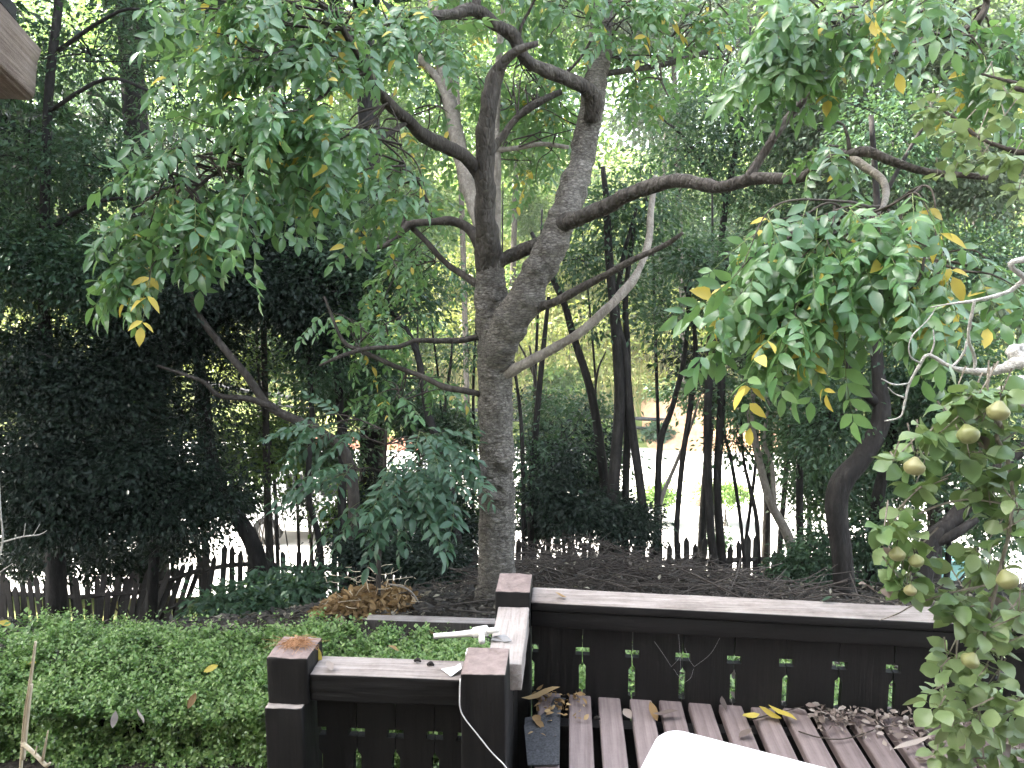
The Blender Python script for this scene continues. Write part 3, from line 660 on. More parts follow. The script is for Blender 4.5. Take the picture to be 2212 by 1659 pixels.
limb([(1050, 856, Y, 9), (1029, 849, Y-.05, 8), (992, 842, Y-.1, 7), (958, 835, Y-.1, 7), (913, 814, Y-.1, 6), (879, 801, Y-.1, 6), (828, 780, Y-.1, 5), (777, 756, Y-.1, 5), (740, 735, Y-.1, 4), (700, 640, Y-.1, 3)], bark='bark_mid', seg=8)
limb([(1052, 1020, Y-.05, 17), (1020, 1016, Y-.25, 14), (985, 1012, Y-.4, 12)], seg=10)                # sawn stub
limb([(1300, 160, Y+.15, 7), (1370, 150, Y+.3, 6), (1430, 140, Y+.5, 6), (1500, 120, Y+.7, 5), (1590, 90, Y+.9, 3)], seg=8)
limb([(1120, 115, Y-.45, 4), (1125, 60, Y-.5, 3), (1140, 30, Y-.5, 3), (1160, -10, Y-.6, 2)], seg=6)
limb([(1215, 165, Y-.3, 4), (1250, 130, Y-.3, 3), (1275, 90, Y-.3, 2.5)], seg=6)

# ---- compound leaves
def compound(nl, length, llen, w_, yellow=0.0, droop=.3, pair_angle=58, seed=0, mats=('walnut', 'yellow')):
    g_ = np.random.default_rng(seed); V = []; Fq = []; MI = []; T = []; n = 0
    tz = lambda s: -droop * s * s * length
    ts = np.linspace(0, 1, 5); th = .0022
    ring = []
    for s in ts:
        rr = th * (1 - .6 * s); base = np.array([0, s * length, tz(s)])
        ring.append([base + np.array([rr, 0, 0]), base + np.array([-rr, 0, 0]), base + np.array([0, 0, -rr])])
    V.append(np.array(ring).reshape(-1, 3))
    for i in range(4):
        for j in range(3): Fq.append((i*3+j, i*3+(j+1) % 3, (i+1)*3+(j+1) % 3, (i+1)*3+j)); MI.append(2); T.append(.5)
    n = 15; np_ = (nl - 1) // 2; items = []
    for i in range(np_):
        s = .25 + .68 * i / max(1, np_ - 1) if np_ > 1 else .6
        for sd in (-1, 1): items.append((s + g_.normal() * .012, sd))
    items.append((1.0, 0))
    for s, sd in items:
        if g_.random() < .05: continue
        wv = w_ * g_.uniform(.85, 1.15)
        co, q_, t_ = leaf_tpl(wv, g_.uniform(.1, .45), g_.uniform(.1, .5), 3, g_.uniform(.38, .5))
        L = llen * g_.uniform(.8, 1.12) * (1.1 if sd == 0 else (.82 + .25 * math.sin(math.pi * s)))
        ang = 0 if sd == 0 else -sd * (R(pair_angle) + g_.normal() * .15)
        Rm = Matrix.Rotation(ang, 3, 'Z') @ Matrix.Rotation(-g_.uniform(.0, .55), 3, 'X') @ Matrix.Rotation(g_.normal() * .35, 3, 'Y')
        c = (co * L) @ np.array(Rm).T + np.array([0, s * length, tz(s)])
        V.append(c); yel = g_.random() < yellow; tint = float(np.clip(g_.normal(.5, .22), 0, 1))
        for fc in list(q_) + list(t_): Fq.append(tuple(int(k) + n for k in fc)); MI.append(1 if yel else 0); T.append(tint)
        n += len(c)
    return np.concatenate(V), Fq, np.array(MI), np.array(T)
def comp_mesh(data, mats):
    V, Fq, MI, T = data; me = bpy.data.meshes.new('leaf'); me.from_pydata(V.tolist(), [], Fq)
    for m_ in mats: me.materials.append(m_)
    me.polygons.foreach_set('material_index', MI.astype(np.int32)); me.polygons.foreach_set('use_smooth', np.ones(len(Fq), bool))
    a = me.attributes.new('tint', 'FLOAT', 'FACE'); a.data.foreach_set('value', T.astype(np.float32)); me.update(); return me
WM = [M['walnut'], M['yellow'], M['greentwig']]
WD = [compound(int(n_), .26, .078, .215, y_, d_, 56, k) for k, (n_, y_, d_) in enumerate([(9, 0, .2), (9, .06, .3), (11, 0, .25), (7, 0, .3), (11, .08, .4), (9, 0, .1), (7, .0, .3), (11, 0, .35), (9, .5, .5), (7, 1, .5)])]
WME = [comp_mesh(d_, WM) for d_ in WD]

def twig_set(anchor, centre, radii, nt, nl, out_dir, sag=.15):
    """twigs run from a limb into a blob; leaves stand along their outer part. Returns twig paths and leaf placements"""
    tw = []; lf = []; A0 = np.array(anchor); C0 = np.array(centre); subs = []
    for i in range(max(1, (nt + 3) // 4)):
        e1 = A0 + (C0 - A0) * .62 + rng.normal(size=3) * np.array(radii) * .45; L = np.linalg.norm(e1 - A0)
        P, _ = resample([A0, A0 + (e1 - A0) * .5 + rng.normal(size=3) * .09 * L + np.array([0, 0, sag * L * .4]), e1], [1, 1, 1], None, 6); subs.append(P); HT.append(P)
    for i in range(nt):
        d_ = unit(rng.normal(size=3)) * np.array(radii) * rng.random() ** .4
        e = np.array(centre) + d_; sb = subs[i % len(subs)]; a = sb[int(len(sb) * rng.uniform(.3, .99))]
        L = np.linalg.norm(e - a); m1 = a + (e - a) * .4 + np.array([0, 0, sag * L * .5]) + rng.normal(size=3) * .06 * L; m2 = a + (e - a) * .75 + np.array([0, 0, sag * L * .35]) + rng.normal(size=3) * .05 * L
        P, _ = resample([a, m1, m2, e], [1, 1, 1, 1], None, 6); tw.append(P)
        T, N, B = frames(P)
        for j in range(nl):
            s = 1 - .62 * (j / max(1, nl)) ** 1.0; k = min(len(P) - 1, int(s * (len(P) - 1)))
            sd = 1 if j % 2 else -1
            side_ = np.cross(T[k], [0, 0, 1.0]); side_ = side_ / (np.linalg.norm(side_) + 1e-6) * sd
            ax = T[k] * .45 + side_ * (.55 if j else .12) + np.array(out_dir) * .95 + rng.normal(size=3) * .28
            lf.append((P[k], ax))
    return tw, lf
HT, HL = [], []
def foliage(anchor, cu, cv, cY, ru, rv, rY, nt, nl, out, sag=.15):
    t_, l_ = twig_set(at(*anchor), at(cu, cv, cY), (px(ru, cY), rY, px(rv, cY)), nt, nl, out, sag); HT.extend(t_); HL.extend(l_)
LD = (-.45, -.75, -.62)
# left drapes of foliage
foliage((742, 65, Y-1.9), 640, 60, 4.3, 200, 84, .5, 9, 6, LD)
foliage((742, 65, Y-1.9), 500, 60, 4.5, 130, 50, .5, 7, 6, LD)
foliage((742, 65, Y-1.9), 720, 20, 4.6, 130, 60, .5, 8, 6, LD)
foliage((794, 154, Y-1.6), 560, 150, 4.2, 188, 84, .5, 13, 6, LD)
foliage((650, 240, Y-2), 560, 260, 4.1, 200, 84, .5, 13, 6, LD)
foliage((640, 340, Y-1.95), 690, 320, 4.3, 177, 96, .5, 11, 6, LD)
foliage((520, 350, Y-2.2), 450, 390, 4.0, 141, 72, .4, 9, 6, LD)
foliage((430, 400, Y-2.4), 380, 480, 3.9, 118, 72, .35, 8, 6, LD)
foliage((400, 430, Y-2.5), 340, 570, 3.8, 82, 72, .3, 6, 5, LD)
foliage((580, 300, Y-2.1), 560, 440, 4.1, 141, 96, .4, 8, 5, LD)
foliage((838, 222, Y-1.3), 800, 300, 4.9, 118, 108, .4, 9, 5, (-.2, -.8, -.6))
foliage((820, 300, Y-1.35), 780, 420, 4.9, 129, 84, .4, 8, 5, (-.2, -.8, -.6))
foliage((872, 65, Y-1.1), 850, 60, 5.2, 153, 84, .5, 9, 5, (-.15, -.8, -.6))
foliage((930, 38, Y-.9), 950, 90, 5.6, 129, 72, .5, 6, 5, (0, -.8, -.6))
# centre, behind and above the fork
foliage((955, 130, Y+1.1), 880, 150, Y+1.4, 165, 132, .8, 12, 5, (-.1, 0, -.2))
foliage((940, 40, Y+1.3), 1000, 40, Y+1.6, 177, 96, .8, 12, 5, (.1, 0, -.2))
foliage((1295, 120, Y+.2), 1360, 180, Y+.9, 129, 108, .8, 10, 5, (.2, 0, -.2))
foliage((1162, 222, Y), 1180, 270, Y+1.6, 106, 84, .7, 8, 5, (.1, 0, -.2))
foliage((1500, 120, Y+.7), 1620, 130, Y+1.2, 153, 84, .8, 10, 5, (.2, 0, -.2))
foliage((944, 548, Y+.1), 860, 600, Y+1.0, 141, 84, .7, 8, 5, (-.1, 0, -.2))
foliage((1118, 253, Y), 1140, 200, Y+.6, 129, 108, .6, 9, 5, (.1, .1, -.25))
foliage((1072, 240, Y+.4), 1020, 160, Y+1.2, 118, 132, .7, 9, 5, (0, .1, -.4))
foliage((1111, 321, Y+.1), 1160, 330, Y+1.2, 118, 96, .6, 9, 5, (.1, .1, -.25))
foliage((1040, -200, Y-.8), 1080, -20, Y-.2, 212, 72, .6, 10, 5, (.1, -.1, -.4))
foliage((1300, 50, Y+.3), 1230, 40, Y, 141, 96, .7, 10, 5, (0, -.2, -.4))
foliage((1300, 50, Y+.3), 1400, 50, Y+.1, 129, 96, .7, 12, 5, (.2, -.2, -.2))
foliage((1500, 120, Y+.7), 1520, 60, Y+.4, 153, 96, .7, 12, 5, (.2, -.2, -.2))
foliage((890, 492, Y+.15), 880, 440, Y+.5, 129, 84, .6, 8, 5, (-.1, 0, -.4))
foliage((975, 240, Y+.9), 910, 330, Y+1.1, 106, 120, .6, 8, 5, (-.1, 0, -.4))
foliage((777, 756, Y-.1), 800, 690, Y+.2, 129, 96, .5, 9, 5, (-.1, 0, -.4))
foliage((879, 801, Y-.1), 900, 850, Y+.2, 118, 60, .5, 6, 5, (-.1, 0, -.4))
# right drapes
RD = (.0, -.9, -.7)
foliage((1890, 480, Y-2.8), 1760, 500, 3.35, 177, 72, .3, 8, 5, (-.5, -.75, -.55), .25)
foliage((1890, 480, Y-2.8), 1900, 470, 3.3, 153, 60, .3, 7, 5, RD, .25)
foliage((1908, 445, Y-2.6), 1660, 590, 3.3, 165, 72, .3, 8, 5, (-.6, -.7, -.6), .3)
foliage((1890, 480, Y-2.8), 1820, 600, 3.2, 153, 72, .3, 8, 5, RD, .25)
foliage((1900, 460, Y-2.7), 1960, 590, 3.2, 129, 72, .3, 6, 5, (.4, -.75, -.65), .25)
foliage((1860, 520, Y-2.9), 1690, 700, 3.2, 129, 72, .25, 5, 5, (-.4, -.7, -.75), .3)
foliage((1900, 500, Y-2.9), 1850, 690, 3.15, 129, 54, .25, 4, 4, (0, -.2, -.8), .2)
foliage((1860, 520, Y-2.9), 1640, 760, 3.25, 47, 60, .2, 3, 4, (-.1, -.1, -.9), .3)
foliage((1908, 445, Y-2.6), 2110, 620, 3.3, 94, 60, .3, 4, 4, (.4, -.7, -.65), .2)
# top right drapes
foliage((1870, 136, Y-1.75), 1770, 50, 3.8, 129, 72, .35, 9, 5, (-.5, -.7, -.65))
foliage((1931, 116, Y-1.85), 1730, 120, 3.9, 106, 60, .35, 7, 5, (-.6, -.7, -.65))
foliage((2006, 85, Y-2), 1880, 30, 3.7, 129, 60, .35, 8, 5, (-.3, -.7, -.75))
foliage((2115, 42, Y-2.2), 2080, 130, 4.3, 129, 84, .4, 9, 5, (.2, -.75, -.6))
foliage((2131, 7, Y-2.2), 2150, 210, 4.4, 106, 96, .4, 7, 5, (.2, -.75, -.6))
foliage((1801, 341, Y-1.9), 1810, 310, 4.6, 59, 48, .3, 2, 4, (0, -.2, -.4))
# above the picture: the rest of the crown, which shades the deck
for cu, cv, cY in ((800, -260, 6.4), (1100, -300, 7.0), (1400, -260, 7.0), (1250, -520, 7.2)):
    foliage((1100, -100, Y), cu, cv, cY, 190, 110, .9, 13, 6, (0, -.1, -.4))
tb = MB()
for P in HT: tb.tube(P[::2], np.linspace(.008, .0022, len(P[::2])), 4, None, cap=False)
tag(tb.build('twigs', M['twig'], hero, True), kind='stuff')

def leaf_matrix(p, ax, nr, s):
    s_, a_, n_ = basis(np.array(ax)[None], np.array(nr)[None])
    m_ = np.eye(4); m_[:3, 0] = s_[0] * s; m_[:3, 1] = a_[0] * s; m_[:3, 2] = n_[0] * s; m_[:3, 3] = p; return Matrix(m_.tolist())
def spread_leaves(root, HL, WME, WD, mats, limit, weights, size=(.8, 1.2), nspread=.4, name='leaf'):
    inv = Matrix.Translation(-Vector(root.location)); items = []
    for p, ax in HL:
        k = int(rng.choice(len(WME), p=weights)); s = rng.uniform(*size)
        items.append((np.linalg.norm(np.array(p) - np.array(CAM)), leaf_matrix(p, ax, np.array([0, 0, 1.]) + rng.normal(size=3) * nspread, s), k))
    def inframe(m_):
        d_ = RM.transposed() @ (m_.translation - CAM); u, v = CX + F * d_.x / -d_.z, CY - F * d_.y / -d_.z
        return d_.z < 0 and -40 < u < 2250 and -40 < v < 1700
    items.sort(key=lambda t_: (not inframe(t_[1]), t_[0]))
    for d_, m_, k in items[:limit]:
        o = bpy.data.objects.new(name, WME[k]); C.objects.link(o); o.parent = root; o.matrix_parent_inverse = inv; o.matrix_basis = m_
    rest = items[limit:]
    if rest:
        V = []; F4 = []; F3 = []; m4 = []; m3 = []; t4 = []; t3 = []; n = 0
        for d_, m_, k in rest:
            v_, fq, mi, tt = WD[k]; M4 = np.array(m_); V.append(v_ @ M4[:3, :3].T + M4[:3, 3]); j = rng.normal() * .2
            for f_, a, b_ in zip(fq, mi, tt):
                if len(f_) == 4: F4.append([i + n for i in f_]); m4.append(a); t4.append(b_ + j)
                else: F3.append([i + n for i in f_]); m3.append(a); t3.append(b_ + j)
            n += len(v_)
        me = np_mesh('foliage', np.concatenate(V), F4, F3, np.clip(np.array(t4 + t3), 0, 1), mats, True, np.array(m4 + m3))
        tag(link('foliage', me, root), kind='stuff')
    return len(items)
nleaf = spread_leaves(hero, HL, WME, WD, WM, 295, [.14, .11, .14, .13, .09, .12, .12, .11, .025, .015], (.8, 1.25))
print('compound leaves', nleaf)

# ---- blue-green sapling with long pinnate leaves, left of the trunk
SM = [M['sumac'], M['yellow'], M['greentwig']]
SD = [compound(n_, .46, .105, .20, 0, d_, 64, 40 + k) for k, (n_, d_) in enumerate([(13, .3), (15, .45), (13, .2), (13, .6)])]
SME = [comp_mesh(d_, SM) for d_ in SD]
ys_ = 6.0; b0 = at(815, 1290, 6.1)
sap = empty('pinnate_sapling', (b0.x, b0.y, gz(b0.x, b0.y)), 'blue-green sapling with long drooping pinnate leaves, left of the big trunk', 'sapling')
mb = MB(); mb.tube([Vector((b0.x, b0.y, gz(b0.x, b0.y) - .1)), at(820, 1150, 6.1), at(830, 1040, 6.05), at(835, 930, 6.0)], [.022, .02, .016, .008], 8, None); mb.build('trunk', M['bark_mid'], sap, True)
HT, HL = [], []
for a, cu, cv, cY, ru, rv, nt_, nl_, out in (((832, 960, 6.0), 760, 930, 5.9, 110, 35, 5, 3, (-.6, -.4, -.05)), ((832, 960, 6.0), 900, 940, 5.9, 100, 40, 5, 3, (.6, -.4, -.05)), ((830, 1020, 6.0), 740, 1010, 5.7, 90, 40, 4, 3, (-.6, -.5, -.15)), ((830, 1020, 6.0), 850, 1000, 5.6, 110, 40, 5, 3, (0, -.8, -.25)), ((830, 1020, 6.0), 960, 1000, 5.8, 70, 40, 4, 3, (.6, -.5, -.2)), ((830, 1060, 6.0), 790, 1070, 5.6, 100, 30, 4, 3, (-.4, -.7, -.35)), ((830, 1060, 6.0), 920, 1060, 5.7, 80, 30, 5, 3, (.5, -.6, -.3))):
    foliage(a, cu, cv, cY, ru, rv, .2, nt_, nl_, out, .3)
tb = MB()
for P in HT: tb.tube(P[::2], np.linspace(.007, .002, len(P[::2])), 4, None, cap=False)
tag(tb.build('twigs', M['twig'], sap, True), kind='stuff')
spread_leaves(sap, HL, SME, SD, SM, 295, [.25] * 4, (.75, 1.1), .25)

# ================================================================== TREES OF THE WOOD
E = 'evergreen'
# ---- dark trees on the left
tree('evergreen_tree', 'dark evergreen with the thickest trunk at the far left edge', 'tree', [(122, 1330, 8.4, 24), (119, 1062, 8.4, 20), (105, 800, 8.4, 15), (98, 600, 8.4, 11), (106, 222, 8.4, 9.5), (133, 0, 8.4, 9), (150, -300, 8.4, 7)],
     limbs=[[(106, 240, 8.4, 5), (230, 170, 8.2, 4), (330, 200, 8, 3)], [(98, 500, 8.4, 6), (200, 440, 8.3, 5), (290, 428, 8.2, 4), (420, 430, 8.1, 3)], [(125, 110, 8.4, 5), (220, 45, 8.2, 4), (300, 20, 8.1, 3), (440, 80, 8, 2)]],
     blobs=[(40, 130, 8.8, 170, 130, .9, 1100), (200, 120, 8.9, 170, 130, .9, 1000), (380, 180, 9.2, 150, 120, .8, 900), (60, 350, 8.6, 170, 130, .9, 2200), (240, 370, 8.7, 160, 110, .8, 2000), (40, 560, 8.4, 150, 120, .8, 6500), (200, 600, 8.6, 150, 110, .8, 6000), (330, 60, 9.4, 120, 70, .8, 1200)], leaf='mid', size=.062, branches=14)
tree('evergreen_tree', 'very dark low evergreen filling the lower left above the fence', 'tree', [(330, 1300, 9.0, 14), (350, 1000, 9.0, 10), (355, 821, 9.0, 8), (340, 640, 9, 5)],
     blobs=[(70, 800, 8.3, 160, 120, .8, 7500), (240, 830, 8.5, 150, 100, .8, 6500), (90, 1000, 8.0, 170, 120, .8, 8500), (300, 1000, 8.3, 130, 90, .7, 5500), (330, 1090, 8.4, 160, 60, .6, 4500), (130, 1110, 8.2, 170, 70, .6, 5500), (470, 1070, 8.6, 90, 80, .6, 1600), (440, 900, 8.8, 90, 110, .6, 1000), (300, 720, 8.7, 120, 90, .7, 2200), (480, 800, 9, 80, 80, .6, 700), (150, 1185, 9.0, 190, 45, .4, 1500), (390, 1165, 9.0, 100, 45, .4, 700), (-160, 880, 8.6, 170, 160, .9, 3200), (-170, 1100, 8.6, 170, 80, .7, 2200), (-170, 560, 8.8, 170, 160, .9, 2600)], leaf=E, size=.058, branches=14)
tree('leaning_evergreen', 'dark leaning evergreen whose trunk slants down to the left fence', 'tree', [(560, 1230, 9.3, 22), (535, 1160, 9.3, 19), (480, 1062, 9.3, 17), (455, 960, 9.3, 14), (437, 821, 9.3, 13), (410, 702, 9.3, 11), (400, 560, 9.3, 8), (420, 400, 9.3, 5)],
     limbs=[[(405, 640, 9.3, 6), (360, 600, 9.2, 5), (330, 560, 9.1, 4)], [(403, 910, 9.2, 7), (375, 860, 9.2, 6), (355, 800, 9.2, 5)]],
     blobs=[(480, 600, 8.9, 150, 90, .8, 6500), (600, 520, 9.2, 130, 70, .7, 3600), (640, 640, 9.0, 120, 80, .7, 5200), (420, 720, 9.0, 110, 60, .6, 3500), (520, 480, 9.2, 110, 70, .7, 2600), (700, 720, 9.3, 90, 60, .6, 2400)], leaf=E, size=.06, branches=12)
tree('slanting_tree', 'slender tree slanting up to the left behind the blue-green sapling', 'tree', [(760, 1010, 8.3, 13), (693, 937, 8.2, 12), (649, 913, 8.2, 11), (580, 876, 8.2, 10), (533, 814, 8.2, 9), (478, 743, 8.2, 8), (430, 678, 8.2, 7), (400, 600, 8.2, 5)],
     limbs=[[(600, 884, 8.2, 8), (540, 862, 8.15, 7), (475, 855, 8.1, 6), (444, 828, 8.05, 5), (413, 814, 8, 4), (340, 790, 8, 3)]], blobs=[(380, 640, 8.3, 80, 60, .5, 1300)], leaf=E, bark='bark_mid', size=.06)
tree('pole_tree', 'straight grey pole-like trunk standing alone at left beyond the fence', 'tree', [(582, 1180, 10.4, 10), (578, 1090, 10.4, 9), (575, 900, 10.4, 8), (573, 760, 10.4, 7), (570, 560, 10.4, 6)],
     blobs=[(600, 600, 10.6, 110, 90, .8, 2600), (560, 1000, 11, 60, 70, .4, 700), (700, 560, 10.8, 120, 90, .8, 2400)], leaf='mid', bark='bark_mid', size=.075)
tree('slim_tree', 'slim dark trunk just behind the left side of the sapling', 'tree', [(690, 1180, 9.2, 8), (668, 1060, 9.2, 7), (672, 900, 9.2, 6), (665, 700, 9.2, 5), (690, 500, 9.2, 4)], blobs=[(740, 560, 9.2, 90, 80, .6, 2000), (690, 800, 9.2, 60, 60, .4, 700)], leaf='mid', size=.065)
tree('crooked_tree', 'crooked dark trunk rising behind the sapling to the fork of the big tree', 'tree', [(985, 1150, 8.8, 9), (960, 1000, 8.8, 8), (925, 900, 8.8, 9), (900, 760, 8.9, 7), (840, 660, 9, 6), (800, 600, 9, 5), (780, 480, 9, 4)],
     limbs=[[(850, 680, 9, 5), (790, 640, 9, 5), (720, 630, 8.9, 4), (670, 600, 8.8, 3)]], blobs=[(830, 580, 9.2, 100, 70, .6, 2000), (900, 640, 9.4, 80, 60, .5, 900), (760, 690, 9.2, 90, 60, .5, 1500)], leaf='mid', size=.065)
tree('shadowed_tree', 'dark trunk standing in the shade left of the crooked trunk', 'tree', [(742, 1190, 9.6, 10), (738, 1000, 9.6, 9), (735, 838, 9.6, 9), (715, 700, 9.6, 7), (700, 560, 9.6, 5)], blobs=[(700, 460, 9.9, 130, 80, .7, 2600), (820, 800, 9.8, 80, 60, .5, 1100)], leaf='mid', size=.065)
# ---- thin dark trunks right of the big tree
thin = [
 ('thin dark trunk nearest the big trunk on its right side', [(1132, 1190, 9.4, 5), (1130, 1000, 9.4, 5), (1122, 885, 9.4, 4), (1110, 780, 9.4, 3)], [(1150, 1010, 9.4, 50, 90, .4, 500)]),
 ('second thin dark trunk right of the big trunk, slightly bowed', [(1146, 1190, 9.6, 8), (1148, 1080, 9.6, 8), (1159, 920, 9.6, 7), (1170, 800, 9.6, 6), (1185, 640, 9.6, 4)], [(1210, 960, 9.7, 60, 60, .5, 700)]),
 ('dark trunk leaning left from the group of saplings in the middle', [(1310, 1190, 9.6, 12), (1302, 1040, 9.6, 11), (1279, 855, 9.6, 9), (1238, 722, 9.6, 8), (1217, 661, 9.6, 7), (1190, 590, 9.6, 6), (1150, 500, 9.7, 4)], [(1250, 560, 9.8, 90, 50, .5, 900)]),
 ('thickest dark trunk of the group of saplings in the middle', [(1318, 1190, 9.2, 14), (1325, 1072, 9.2, 13), (1335, 885, 9.2, 12), (1337, 800, 9.2, 12), (1324, 660, 9.2, 10), (1312, 540, 9.2, 9), (1308, 440, 9.2, 7), (1300, 360, 9.2, 5)], [(1330, 470, 9.5, 70, 90, .5, 1200), (1340, 620, 9.5, 60, 60, .4, 500)]),
 ('straight split-barked trunk just right of the thickest sapling', [(1350, 1200, 9.3, 9), (1350, 1079, 9.3, 8), (1353, 885, 9.3, 8), (1352, 760, 9.3, 7), (1350, 640, 9.3, 6), (1372, 480, 9.3, 4)], [(1400, 440, 9.5, 70, 70, .5, 900)]),
 ('dark trunk leaning right at the edge of the sapling group', [(1388, 1200, 9.2, 10), (1386, 1097, 9.2, 10), (1367, 907, 9.2, 9), (1350, 770, 9.2, 8), (1338, 678, 9.2, 7), (1346, 560, 9.2, 5), (1375, 450, 9.2, 3)], [(1290, 700, 9.4, 40, 40, .3, 200)]),
 ('thin dark trunk bending right, left of the two island bushes', [(1414, 1215, 9.5, 8), (1418, 1115, 9.5, 7), (1425, 957, 9.5, 7), (1454, 880, 9.5, 6), (1480, 760, 9.5, 5), (1490, 600, 9.5, 4)], [(1500, 560, 9.6, 80, 60, .5, 1400)]),
 ('thin dark trunk standing between the two island bushes', [(1468, 1225, 9.4, 7), (1461, 1151, 9.4, 6), (1472, 993, 9.4, 6), (1490, 885, 9.4, 6), (1500, 740, 9.4, 5), (1480, 620, 9.4, 3)], [(1440, 700, 9.6, 60, 60, .4, 500)]),
 ('left half of the close pair of dark trunks right of centre', [(1546, 1250, 9.2, 10), (1538, 1160, 9.2, 9), (1528, 1000, 9.2, 9), (1530, 885, 9.2, 9), (1536, 740, 9.2, 8), (1540, 600, 9.2, 6)], [(1560, 640, 9.4, 70, 80, .5, 1100)]),
 ('right half of the close pair of dark trunks right of centre', [(1562, 1250, 9.3, 10), (1551, 1060, 9.3, 9), (1553, 885, 9.3, 9), (1560, 700, 9.3, 7), (1570, 540, 9.3, 5)], [(1600, 860, 9.5, 70, 60, .4, 600)]),
 ('twig-thin dark stem just right of the close pair', [(1610, 1240, 9.4, 4), (1598, 1120, 9.4, 4), (1580, 1000, 9.4, 4), (1565, 930, 9.4, 3), (1560, 850, 9.4, 2)], [(1590, 960, 9.5, 40, 50, .3, 260)]),
 ('thin dark stem with a fork low down near the fence at right', [(1640, 1225, 9.4, 5), (1632, 1120, 9.4, 5), (1618, 1050, 9.4, 4), (1605, 990, 9.4, 3), (1600, 900, 9.4, 2)], [(1600, 960, 9.6, 35, 40, .3, 160)]),
 ('upright dark trunk left of the big forked dark tree', [(1730, 1200, 9.4, 9), (1726, 1100, 9.4, 8), (1731, 885, 9.4, 7), (1735, 700, 9.4, 6), (1728, 560, 9.4, 4)], [(1745, 900, 9.4, 70, 120, .5, 2200), (1700, 720, 9.6, 80, 80, .5, 1500)]),
 ('ivy-clad dark trunk behind the lowest pears', [(1886, 1300, 8.6, 20), (1885, 1200, 8.6, 18), (1890, 1080, 8.6, 14), (1930, 950, 8.6, 10), (1960, 820, 8.6, 8)], [(1885, 1170, 8.4, 40, 110, .25, 1500), (1960, 900, 8.8, 90, 110, .5, 2600)]),
]
for lab, tr_, bl in thin:
    tree('thin_tree', lab, 'tree', tr_, (), bl, 'mid', 'bark_dark', .07, group='thin trunks beyond the brush pile')
tree('pale_tree', 'pale speckled trunk leaning left near the right end of the fence', 'tree', [(1716, 1215, 9.3, 13), (1700, 1160, 9.3, 11), (1667, 1083, 9.3, 9), (1634, 989, 9.3, 8), (1622, 885, 9.3, 7), (1640, 800, 9.3, 6), (1620, 700, 9.3, 4)], limbs=[[(1672, 1100, 9.3, 6), (1668, 1010, 9.3, 5), (1650, 950, 9.3, 4), (1660, 870, 9.3, 3), (1640, 850, 9.3, 2)]], blobs=[(1650, 820, 9.5, 60, 60, .4, 400)], leaf='mid', bark='bark_pale')
tree('pale_tree', 'thin pale stem leaning right in front of the left island bush', 'tree', [(1420, 1130, 9.5, 5), (1432, 1072, 9.5, 5), (1461, 1004, 9.5, 4), (1490, 930, 9.5, 3), (1510, 860, 9.5, 2)], blobs=[(1520, 850, 9.6, 50, 40, .3, 260)], leaf='mid', bark='bark_pale')
tree('forked_tree', 'big dark tree with an elbow bend and upright stem at right', 'tree', [(1828, 1300, 7.6, 24), (1814, 1200, 7.6, 22), (1806, 1100, 7.6, 24), (1820, 1040, 7.6, 24), (1858, 990, 7.6, 21), (1892, 935, 7.6, 20), (1905, 880, 7.6, 18), (1898, 800, 7.6, 13), (1893, 700, 7.6, 10), (1895, 600, 7.6, 9), (1897, 450, 7.6, 7), (1880, 250, 7.6, 5)],
     limbs=[[(1895, 870, 7.6, 12), (1866, 848, 7.5, 10), (1856, 840, 7.5, 9)], [(1860, 835, 7.6, 7), (1838, 800, 7.5, 6), (1822, 775, 7.5, 5), (1810, 750, 7.5, 3)], [(1897, 450, 7.6, 5), (1960, 330, 7.6, 4), (2010, 250, 7.6, 3)]],
     blobs=[(1960, 760, 8.0, 120, 120, .6, 3600), (1800, 900, 8.2, 80, 110, .5, 2000), (2080, 860, 8.2, 120, 140, .6, 3600), (2100, 560, 8.4, 110, 90, .6, 2600), (1930, 300, 8.4, 130, 110, .8, 2800)], leaf='mid', bark='bark_dark', size=.06, seg=12, branches=12)
tree('leaning_tree', 'thick dark trunk leaning right behind the pear leaves', 'tree', [(1978, 1310, 7.2, 22), (1990, 1230, 7.2, 21), (2010, 1170, 7.2, 20), (2048, 1135, 7.2, 18), (2095, 1085, 7.2, 16), (2150, 1020, 7.2, 14), (2230, 950, 7.2, 12)],
     limbs=[[(2010, 1175, 7.2, 12), (2060, 1155, 7.1, 11), (2110, 1120, 7.1, 8)]], blobs=[(2150, 960, 7.6, 110, 90, .5, 1800), (2180, 1120, 7.6, 60, 80, .4, 900)], leaf='mid', size=.06, seg=12)
